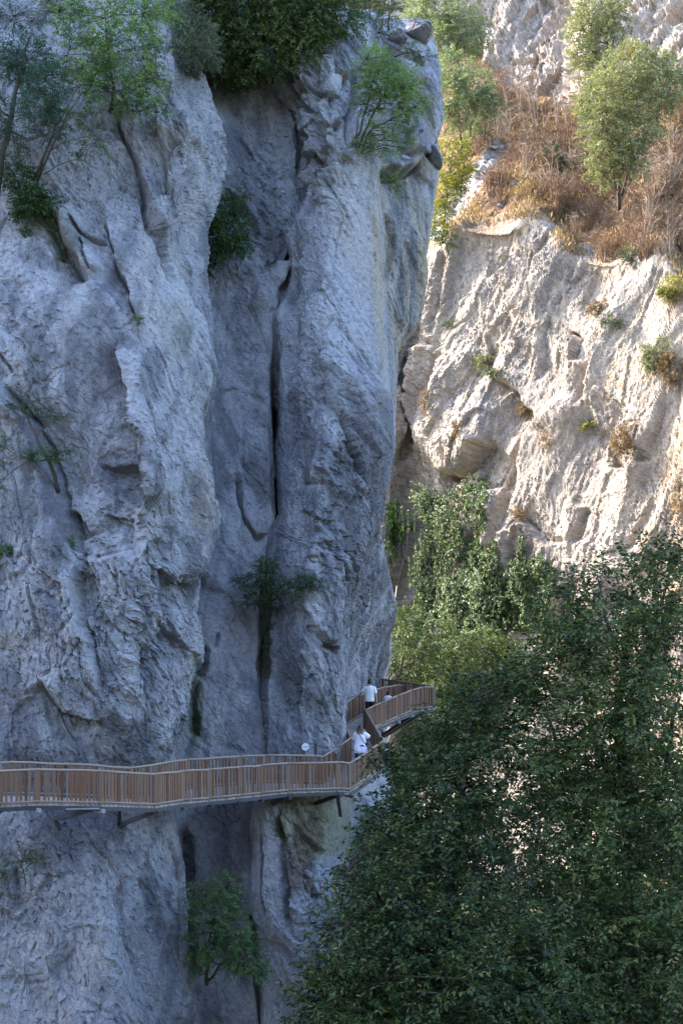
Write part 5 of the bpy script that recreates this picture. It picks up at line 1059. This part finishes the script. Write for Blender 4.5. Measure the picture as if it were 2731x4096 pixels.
# ---- ivy: leaves laid over the far wall and hanging from it
def inpoly(x, y, poly):
    c = np.zeros(len(x), bool); j = len(poly)-1
    for i in range(len(poly)):
        xi, yi = poly[i]; xj, yj = poly[j]
        c ^= ((yi > y) != (yj > y)) & (x < (xj-xi)*(y-yi)/(yj-yi+1e-9)+xi); j = i
    return c
def ivy(name, label, poly, n, leaf, thick, mat='ivy', cat='ivy', group=None, seed=1, lobes=1.6, edge=10):
    rng = np.random.default_rng(seed); pl = np.array(poly, float); n = int(n*2.2)
    x = rng.uniform(pl[:, 0].min()-edge, pl[:, 0].max()+edge, n*4); y = rng.uniform(pl[:, 1].min()-edge, pl[:, 1].max()+edge, n*4)
    jx = edge*fbm(np.stack([x*.025, y*.012, x*0], 1), 4, seed+5, .6)*4; m = inpoly(x+jx, y+jx*.6, poly); x = x[m][:n]; y = y[m][:n]
    r = np.clip(((y+80)/ZCELL).astype(int), 0, ZH-1); c = np.clip(((x+80)/ZCELL).astype(int), 0, ZW-1)
    ok = (ZD[r, c] < 1e8) & (ZD[r, c] > 70*S); x, y, r, c = x[ok], y[ok], r[ok], c[ok]
    d = blur(blur(np.where(ZD > 1e8, 90, ZD), 0, 3), 1, 3)[r, c]
    p = np.stack([(x-CXV)*d/FV, d, (HYV-y)*d/FV], 1); nr = unit(ZN[r, c]+np.array([0, -.6, .15]))
    v, e = facet((p/lobes*np.array([1, 1, .38])).astype(f32), seed+9, 0.0)
    ln = fbm(p.astype(f32)*0.25, 3, seed+12)
    mask = e+0.5*ln > -0.02; p, nr, e, ln = p[mask], nr[mask], e[mask], ln[mask]
    out = thick*(0.25+smooth01(e/0.55)*(0.9+ln))*rng.uniform(0.55, 1.0, len(p))+0.08
    p = p+nr*out[:, None]+np.array([0, -0.2, 0])
    slope = rng.normal(size=(len(p), 3))*0.55
    ax = unit(np.array([0, -.25, -.8])+slope); n2 = unit(nr+np.array([0, 0, .75])+rng.normal(size=(len(p), 3))*.45)
    ll = leaf*rng.uniform(.6, 1.3, len(p)); vv, ff = leaf_quads(p, ax, n2, ll, ll*.85, .2)
    root = empty(name, p.mean(0).tolist(), label, cat, group)
    mesh_np('foliage', vv, ff, LM[mat], root); m = MB()
    rnd = random.Random(seed)
    for k in range(5):
        bx = rnd.uniform(pl[:, 0].min(), pl[:, 0].max()); ys_ = np.linspace(pl[:, 1].max()-8, pl[:, 1].mean(), 7); pts = []
        for yy in ys_:
            q, nn = surf(bx+rnd.uniform(-6, 6), yy)
            if q.y > 60: pts.append(q+nn*0.1)
        if len(pts) > 2: m.tube(pts, [.05-.005*i for i in range(len(pts))], 5)
    if m.v: m.build('stem', BARK, root, True)
    return root
IG = 'ivy growing on the far cliff'
ivy('ivy', 'main tall curtain of sunlit ivy covering the foot of the far cliff', [(985, 1130), (1010, 1125), (1025, 1150), (1050, 1160), (1060, 1110), (1075, 1150), (1100, 1100), (1120, 1110), (1112, 1200), (1105, 1290), (1118, 1330), (1140, 1420), (1160, 1540), (1130, 1700), (980, 1760), (955, 1600), (945, 1440), (950, 1330), (955, 1240), (945, 1180), (965, 1140)], 67600, .14, 1.5, group=IG, seed=70, lobes=1.9)
ivy('ivy', 'dark strands of ivy hanging in the shaded chimney beside the pillar', [(885, 1160), (905, 1150), (925, 1185), (920, 1230), (900, 1250), (895, 1300), (886, 1250)], 3380, .135, .5, 'dark', group=IG, seed=71, lobes=1.0)
ivy('ivy', 'small ivy clump at the head of the pale hanging root', [(915, 1175), (938, 1165), (945, 1200), (930, 1225), (915, 1210)], 1300, .135, .5, group=IG, seed=72, lobes=.9)
ivy('ivy', 'rounded ivy column just right of the main ivy curtain', [(1112, 1300), (1135, 1275), (1150, 1300), (1160, 1360), (1165, 1440), (1120, 1450), (1100, 1400)], 10920, .135, 1.2, group=IG, seed=73)
ivy('ivy', 'middle ivy mound below a thin climbing strand', [(1160, 1310), (1185, 1290), (1205, 1320), (1215, 1400), (1200, 1450), (1160, 1440)], 8320, .135, 1.1, group=IG, seed=74)
ivy('ivy', 'rightmost yellowish ivy mound beside the foreground tree', [(1210, 1300), (1235, 1280), (1262, 1290), (1270, 1360), (1265, 1450), (1215, 1450), (1200, 1370)], 9880, .135, 1.0, 'ivy', group=IG, seed=75)
ivy('ivy', 'thin ivy strand climbing above the rounded ivy column', [(1132, 1230), (1142, 1232), (1145, 1290), (1128, 1290)], 676, .15, .25, group=IG, seed=76, lobes=.8)
ivy('ivy', 'thin ivy strand climbing highest on the bare rock', [(1188, 1215), (1198, 1215), (1202, 1300), (1184, 1305)], 988, .15, .25, group=IG, seed=77, lobes=.8)
m = MB(); pr = [(932, 1228), (928, 1260), (922, 1300), (908, 1345), (905, 1380)]
rt = empty('hanging_root', surf(905, 1380)[0], 'pale bare root hanging down the shaded rock right of the pillar', 'root')
m.tube([surf(*q)[0]+Vector((0, -.35, 0)) for q in pr], [.06, .055, .05, .04, .03], 6); m.build('root', flat_mat('pale_root', (0.42, 0.38, 0.3), (0.3, 0.26, 0.2), 4, .8), rt, True)
for i, (bl, mt, lab) in enumerate([([(930, 1430, 78, 40, 50, 1.6), (960, 1500, 77, 50, 60, 1.8), (925, 1540, 76, 35, 50, 1.6)], 'evergreen', 'shaded dark green bush behind the viewing platform beside the pillar'), ([(1010, 1560, 80, 45, 60, 1.8), (1040, 1480, 81, 40, 50, 1.6), (1020, 1650, 78, 50, 60, 1.8), (1060, 1580, 79, 40, 60, 1.6)], 'evergreen', 'sunlit green bush right of the viewing platform'), ([(960, 1680, 74, 50, 40, 1.6), (930, 1740, 72, 40, 45, 1.5), (1000, 1730, 73, 60, 50, 1.6)], 'evergreen', 'green bush under the viewing platform'), ([(1110, 1500, 82, 50, 60, 2), (1160, 1520, 81, 50, 60, 2), (1110, 1620, 78, 60, 70, 2)], 'evergreen', 'dark green bush at the foot of the ivy mounds')]):
    b0_ = bl[-1]; plant('leafy_bush', lab, 'bush', (b0_[0], b0_[1]+b0_[4], b0_[2]), bl, [([(b0_[0], b0_[1]+b0_[4], b0_[2]), bl[0][:3]], .12, .03)], .16, mt, per=14, spray=.9, cover=2.2, group='bushes around the viewing platform', seed=80+i, parts=('stem', 'foliage'))
# ---------------------------------------------------------------- the big trees in the foreground, leafy ground below, dry thicket on the slope
FGT = 'large trees in the shaded foreground'
plant('broadleaf_tree', 'dark leafy foreground tree at bottom centre reaching left to the boardwalk bend', 'tree', (1180, 3300, 25),
      [(900, 2250, 25, 190, 140, 2.2), (820, 2140, 25, 80, 110, 1.4), (980, 2060, 26, 170, 140, 2.2), (905, 1980, 26, 100, 90, 1.4), (1050, 1850, 27, 140, 120, 2), (945, 1830, 28, 80, 75, 1.2), (885, 1745, 29, 40, 32, .6, .7), (925, 1770, 28.6, 45, 40, .8, .8), (1120, 2220, 24, 200, 160, 2.4), (745, 2290, 25, 70, 60, 1), (700, 2330, 25, 45, 26, .6, .8),
       (1090, 1720, 28.5, 110, 95, 1.6), (1010, 1700, 28.8, 65, 60, 1.0, .9), (1170, 1590, 30, 85, 80, 1.4), (1080, 1610, 29.5, 60, 55, 1, .8), (780, 2010, 26, 35, 30, .6, .8), (860, 1890, 27, 45, 40, .8, .9), (970, 2330, 24, 220, 80, 2)],
      [([(1180, 3300, 27), (1130, 2800, 26.5), (1060, 2350, 26.4), (1040, 2050, 27.2), (1060, 1800, 28), (1100, 1600, 29.3)], .26, .05), ([(1080, 2450, 26.4), (980, 2200, 26), (880, 2080, 26), (800, 2000, 26)], .12, .03), ([(1050, 2150, 26.9), (960, 1950, 27.4), (900, 1790, 28.4), (870, 1730, 28.8)], .09, .02), ([(1110, 2650, 26.4), (950, 2400, 25.4), (800, 2280, 25), (700, 2320, 25)], .11, .02)],
      .125, 'fore_shade', BARKD, per=14, spray=.7, cover=3.1, group=FGT, flat=.92, ratio=.45, seed=101, twig=.006, tw=26, limbs=5, shell=.1, outw=.7, gap=-0.02, gs=.24)
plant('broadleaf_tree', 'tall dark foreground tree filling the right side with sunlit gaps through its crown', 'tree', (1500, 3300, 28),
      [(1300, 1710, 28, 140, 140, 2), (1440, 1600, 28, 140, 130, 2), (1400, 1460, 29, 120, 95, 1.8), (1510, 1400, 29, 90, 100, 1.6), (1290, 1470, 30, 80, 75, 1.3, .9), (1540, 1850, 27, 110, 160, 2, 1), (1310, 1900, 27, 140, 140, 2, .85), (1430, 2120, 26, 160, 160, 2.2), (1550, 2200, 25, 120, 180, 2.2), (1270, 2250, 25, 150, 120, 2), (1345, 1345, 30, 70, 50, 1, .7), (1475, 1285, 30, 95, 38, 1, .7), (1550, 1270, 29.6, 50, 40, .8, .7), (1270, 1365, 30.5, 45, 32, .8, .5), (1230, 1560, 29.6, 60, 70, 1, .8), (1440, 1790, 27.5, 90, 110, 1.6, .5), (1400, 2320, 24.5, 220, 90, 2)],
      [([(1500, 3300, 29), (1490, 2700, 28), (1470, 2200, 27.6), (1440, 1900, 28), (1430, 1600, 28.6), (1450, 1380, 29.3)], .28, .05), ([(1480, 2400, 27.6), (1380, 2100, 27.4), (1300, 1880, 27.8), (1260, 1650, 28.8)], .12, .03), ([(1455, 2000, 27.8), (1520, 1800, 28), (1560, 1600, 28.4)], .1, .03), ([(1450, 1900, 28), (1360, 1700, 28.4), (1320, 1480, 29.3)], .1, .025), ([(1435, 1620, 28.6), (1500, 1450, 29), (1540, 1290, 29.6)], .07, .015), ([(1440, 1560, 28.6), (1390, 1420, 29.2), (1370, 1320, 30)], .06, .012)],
      .125, 'fore_lit', BARKD, per=14, spray=.7, cover=3.1, group=FGT, flat=.92, ratio=.45, seed=102, twig=.006, tw=26, limbs=5, shell=.1, outw=.7, gap=-0.12, gs=.24)
for i, (x, y, D_, rx, ry, rd, lab) in enumerate([(1000, 1900, 55, 160, 130, 3, 'dark bush on the gorge floor seen behind the foreground tree, nearest the pillar'), (1250, 1960, 52, 170, 150, 3, 'dark bush on the gorge floor behind the middle of the foreground trees'), (1545, 1880, 47, 130, 130, 3, 'dark bush at the far right behind the upper part of the right foreground tree'), (1500, 2080, 50, 170, 190, 3, 'dark bush on the gorge floor behind the right foreground tree'), (880, 2150, 46, 120, 160, 2.5, 'dark bush against the rock foot below the boardwalk bend'),
        (1120, 2200, 44, 200, 170, 3, 'low dark bush on the gorge floor behind the left foreground tree'), (1400, 2330, 40, 260, 160, 3, 'low dark bush at the bottom right of the gorge'), (1330, 1780, 66, 120, 90, 3, 'half sunlit bush at the foot of the far cliff'), (800, 2380, 42, 130, 110, 2.2, 'low dark bush at the foot of the rock at bottom centre')]):
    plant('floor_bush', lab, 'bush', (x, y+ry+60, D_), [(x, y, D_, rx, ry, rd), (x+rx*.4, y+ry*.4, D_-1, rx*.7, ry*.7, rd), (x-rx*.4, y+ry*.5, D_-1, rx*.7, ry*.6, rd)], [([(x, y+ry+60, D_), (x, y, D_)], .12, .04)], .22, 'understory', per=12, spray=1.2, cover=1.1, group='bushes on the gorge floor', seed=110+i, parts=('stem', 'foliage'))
# ---- bare dry shrubs: four kinds built once, then copied over the slope
TWIG = flat_mat('dry_twig', (0.27, 0.168, 0.098), (0.165, 0.102, 0.064), 2.5, .9)
TWIGP = flat_mat('pale_twig', (0.36, 0.27, 0.19), (0.24, 0.17, 0.12), 2.5, .9)
def bare_shrub(seed, n, h, spread, r0, mat, subs=7, leafn=0):
    rnd = random.Random(seed); m = MB()
    for i in range(n):
        a = rnd.uniform(0, 6.283); sp = spread*rnd.uniform(.1, 1); hh = h*rnd.uniform(.55, 1)
        tip = Vector((math.cos(a)*sp, math.sin(a)*sp, hh)); b0 = Vector((math.cos(a)*.12, math.sin(a)*.12, -.25)); mid = tip*.5+Vector((0, 0, hh*.12)); mid.x *= .8; mid.y *= .8
        curve = [b0, b0*.4+mid*.6, mid, tip*.7+mid*.3, tip+Vector((rnd.gauss(0, .12), rnd.gauss(0, .12), -.05*h))]
        m.tube(curve, [r0, r0*.85, r0*.7, r0*.5, r0*.25], 4, False)
        for k in range(subs):
            q = curve[rnd.choice((1, 2, 3, 3))]; d = Vector((rnd.gauss(0, 1), rnd.gauss(0, 1), rnd.uniform(.1, 1.3))).normalized()*rnd.uniform(.3, .8)*h*.4
            m.tube([q, q+d*.55+Vector((0, 0, .05)), q+d], [r0*.5, r0*.35, r0*.15], 3, False)
    return m
protos = []
for i, (n, h, sp, r, mat, lab, cat, grp, nm) in enumerate([(16, 2.2, 1.7, .035, TWIG, 'bare brown twiggy shrub in the dry thicket on the sunlit slope', 'shrub', 'bare shrubs of the dry thicket', 'dry_shrub'), (20, 1.6, 1.9, .03, TWIG, 'bare brown twiggy shrub in the dry thicket on the sunlit slope', 'shrub', 'bare shrubs of the dry thicket', 'dry_shrub'),
        (12, 3.0, 1.6, .035, TWIGP, 'bare brown twiggy shrub in the dry thicket on the sunlit slope', 'shrub', 'bare shrubs of the dry thicket', 'dry_shrub'), (4, 6.5, 1.1, .05, TWIGP, 'tall thin leafless sapling below the pale upper cliff', 'sapling', 'leafless saplings below the upper cliff', 'bare_sapling')]):
    me = bare_shrub(200+i, n, h, sp, r, mat).build(nm, mat, None, False); tag(me, lab, cat, grp); protos.append([me, False])
def put(k, vx, vy, sc, rot, sink=0.05):
    p, nn = surf(vx, vy); src = protos[k][0]
    if not protos[k][1]: o = src; protos[k][1] = True
    else: o = src.copy(); COL.objects.link(o)
    o.location = p-Vector((0, 0, sink)); o.rotation_euler = (rot[0], rot[1], rot[2]); o.scale = (sc, sc, sc)
rr = random.Random(77); cnt = 0
while cnt < 290:
    vx = rr.uniform(1085, 1600); lo = np.interp(vx, UPX, UPY)+20; hi = np.interp(vx, RIMX, RIMY)+4
    if vx > 1380: hi += 40
    vy = rr.uniform(lo, hi)
    if abs((vx-1075)*0.75+(vy-430)*0.62) < 26 and vy > 330: continue
    if vx < 1230 and vy > 420 and rr.random() < .6: continue
    if vx > 1150 and vy < lo+70 and vx < 1340 and rr.random() < .45: put(3, vx, vy, rr.uniform(.6, 1.1), (rr.gauss(0, .08), rr.gauss(0, .08), rr.uniform(0, 6.28)))
    else: put(rr.choice((0, 0, 1, 1, 2)), vx, vy, rr.uniform(.55, 1.25), (rr.gauss(0, .12), rr.gauss(0, .12), rr.uniform(0, 6.28)))
    cnt += 1
# ---- dry grass between the shrubs: nobody could count it
GR = leaf_mat('dry_grass_blade', [(0.30, 0.185, 0.09), (0.37, 0.245, 0.125), (0.23, 0.14, 0.075), (0.30, 0.23, 0.115)], .2)
rng = np.random.default_rng(5); n = 60000
x = rng.uniform(1000, 1600, n); lo = np.interp(x, UPX, UPY)+5; hi = np.interp(x, RIMX, RIMY)+26; y = lo+(hi-lo)*rng.uniform(0, 1, n)
g_ = fbm(np.stack([x*.018, y*.018, x*0], 1), 4, 321); keepm = (g_ > -.12) & ~((np.abs((x-1075)*0.75+(y-430)*0.62) < 22) & (y > 330)); x, y = x[keepm], y[keepm]
r = ((y+80)/ZCELL).astype(int); c_ = ((x+80)/ZCELL).astype(int); ok = (ZD[r, c_] < 1e8) & (ZD[r, c_] > 68); p = ZP[r[ok], c_[ok]].astype(float)+rng.normal(size=(ok.sum(), 3))*.22
ax = unit(np.array([0, 0, 1.0])+rng.normal(size=p.shape)*.45); L = rng.uniform(.25, .6, len(p)); vv, ff = leaf_quads(p+ax*L[:, None]*.35, ax, rng.normal(size=p.shape), L, L*.22, .1)
tag(mesh_np('dry_grass', vv, ff, GR), 'dry orange grass covering the sunlit slope', 'grass', kind='stuff')
# ---------------------------------------------------------------- light and camera
SUN = Vector((-0.75, 0.27, 0.60)).normalized()
w = bpy.data.worlds.new('World'); scene.world = w; w.use_nodes = True
nt = w.node_tree; bg = nt.nodes['Background']
sky = nt.nodes.new('ShaderNodeTexSky'); sky.sky_type = 'NISHITA'; sky.sun_disc = False
sky.sun_elevation = math.asin(SUN.z); sky.sun_rotation = math.atan2(SUN.x, SUN.y)
sky.air_density = 1.0; sky.dust_density = 1.5; sky.ozone_density = 2.0
nt.links.new(sky.outputs[0], bg.inputs['Color']); bg.inputs['Strength'].default_value = 0.15
sl = bpy.data.lights.new('sun', 'SUN'); sl.energy = 2.05; sl.angle = math.radians(0.53); sl.color = (1.0, 0.89, 0.74)
so = bpy.data.objects.new('sun', sl); COL.objects.link(so); so.rotation_euler = (-SUN).to_track_quat('-Z', 'Y').to_euler(); so.location = (-60, 60, 90)
cam = bpy.data.cameras.new('camera'); co = bpy.data.objects.new('camera', cam); COL.objects.link(co)
co.location = (0, 0, 0); co.rotation_euler = (math.radians(90), 0, 0)
cam.sensor_fit = 'VERTICAL'; cam.sensor_height = 36.0; cam.lens = 36.0*FV/2352.0
cam.shift_y = (HYV-1176.0)/2352.0
cam.clip_start = 0.5; cam.clip_end = 1000
scene.camera = co
scene.view_settings.view_transform = 'Standard'; scene.view_settings.look = 'None'
scene.view_settings.exposure = 2.92; scene.view_settings.gamma = 1.0
scene.render.film_transparent = False
c = scene.cycles
c.max_bounces = 6; c.diffuse_bounces = 4; c.glossy_bounces = 2; c.transmission_bounces = 3; c.transparent_max_bounces = 6
c.use_denoising = True; c.denoiser = 'OPENIMAGEDENOISE'; c.denoising_input_passes = 'RGB_ALBEDO_NORMAL'; c.denoising_prefilter = 'NONE'

scene.view_settings.use_white_balance = True
scene.view_settings.white_balance_temperature = 6500
scene.view_settings.white_balance_tint = 14
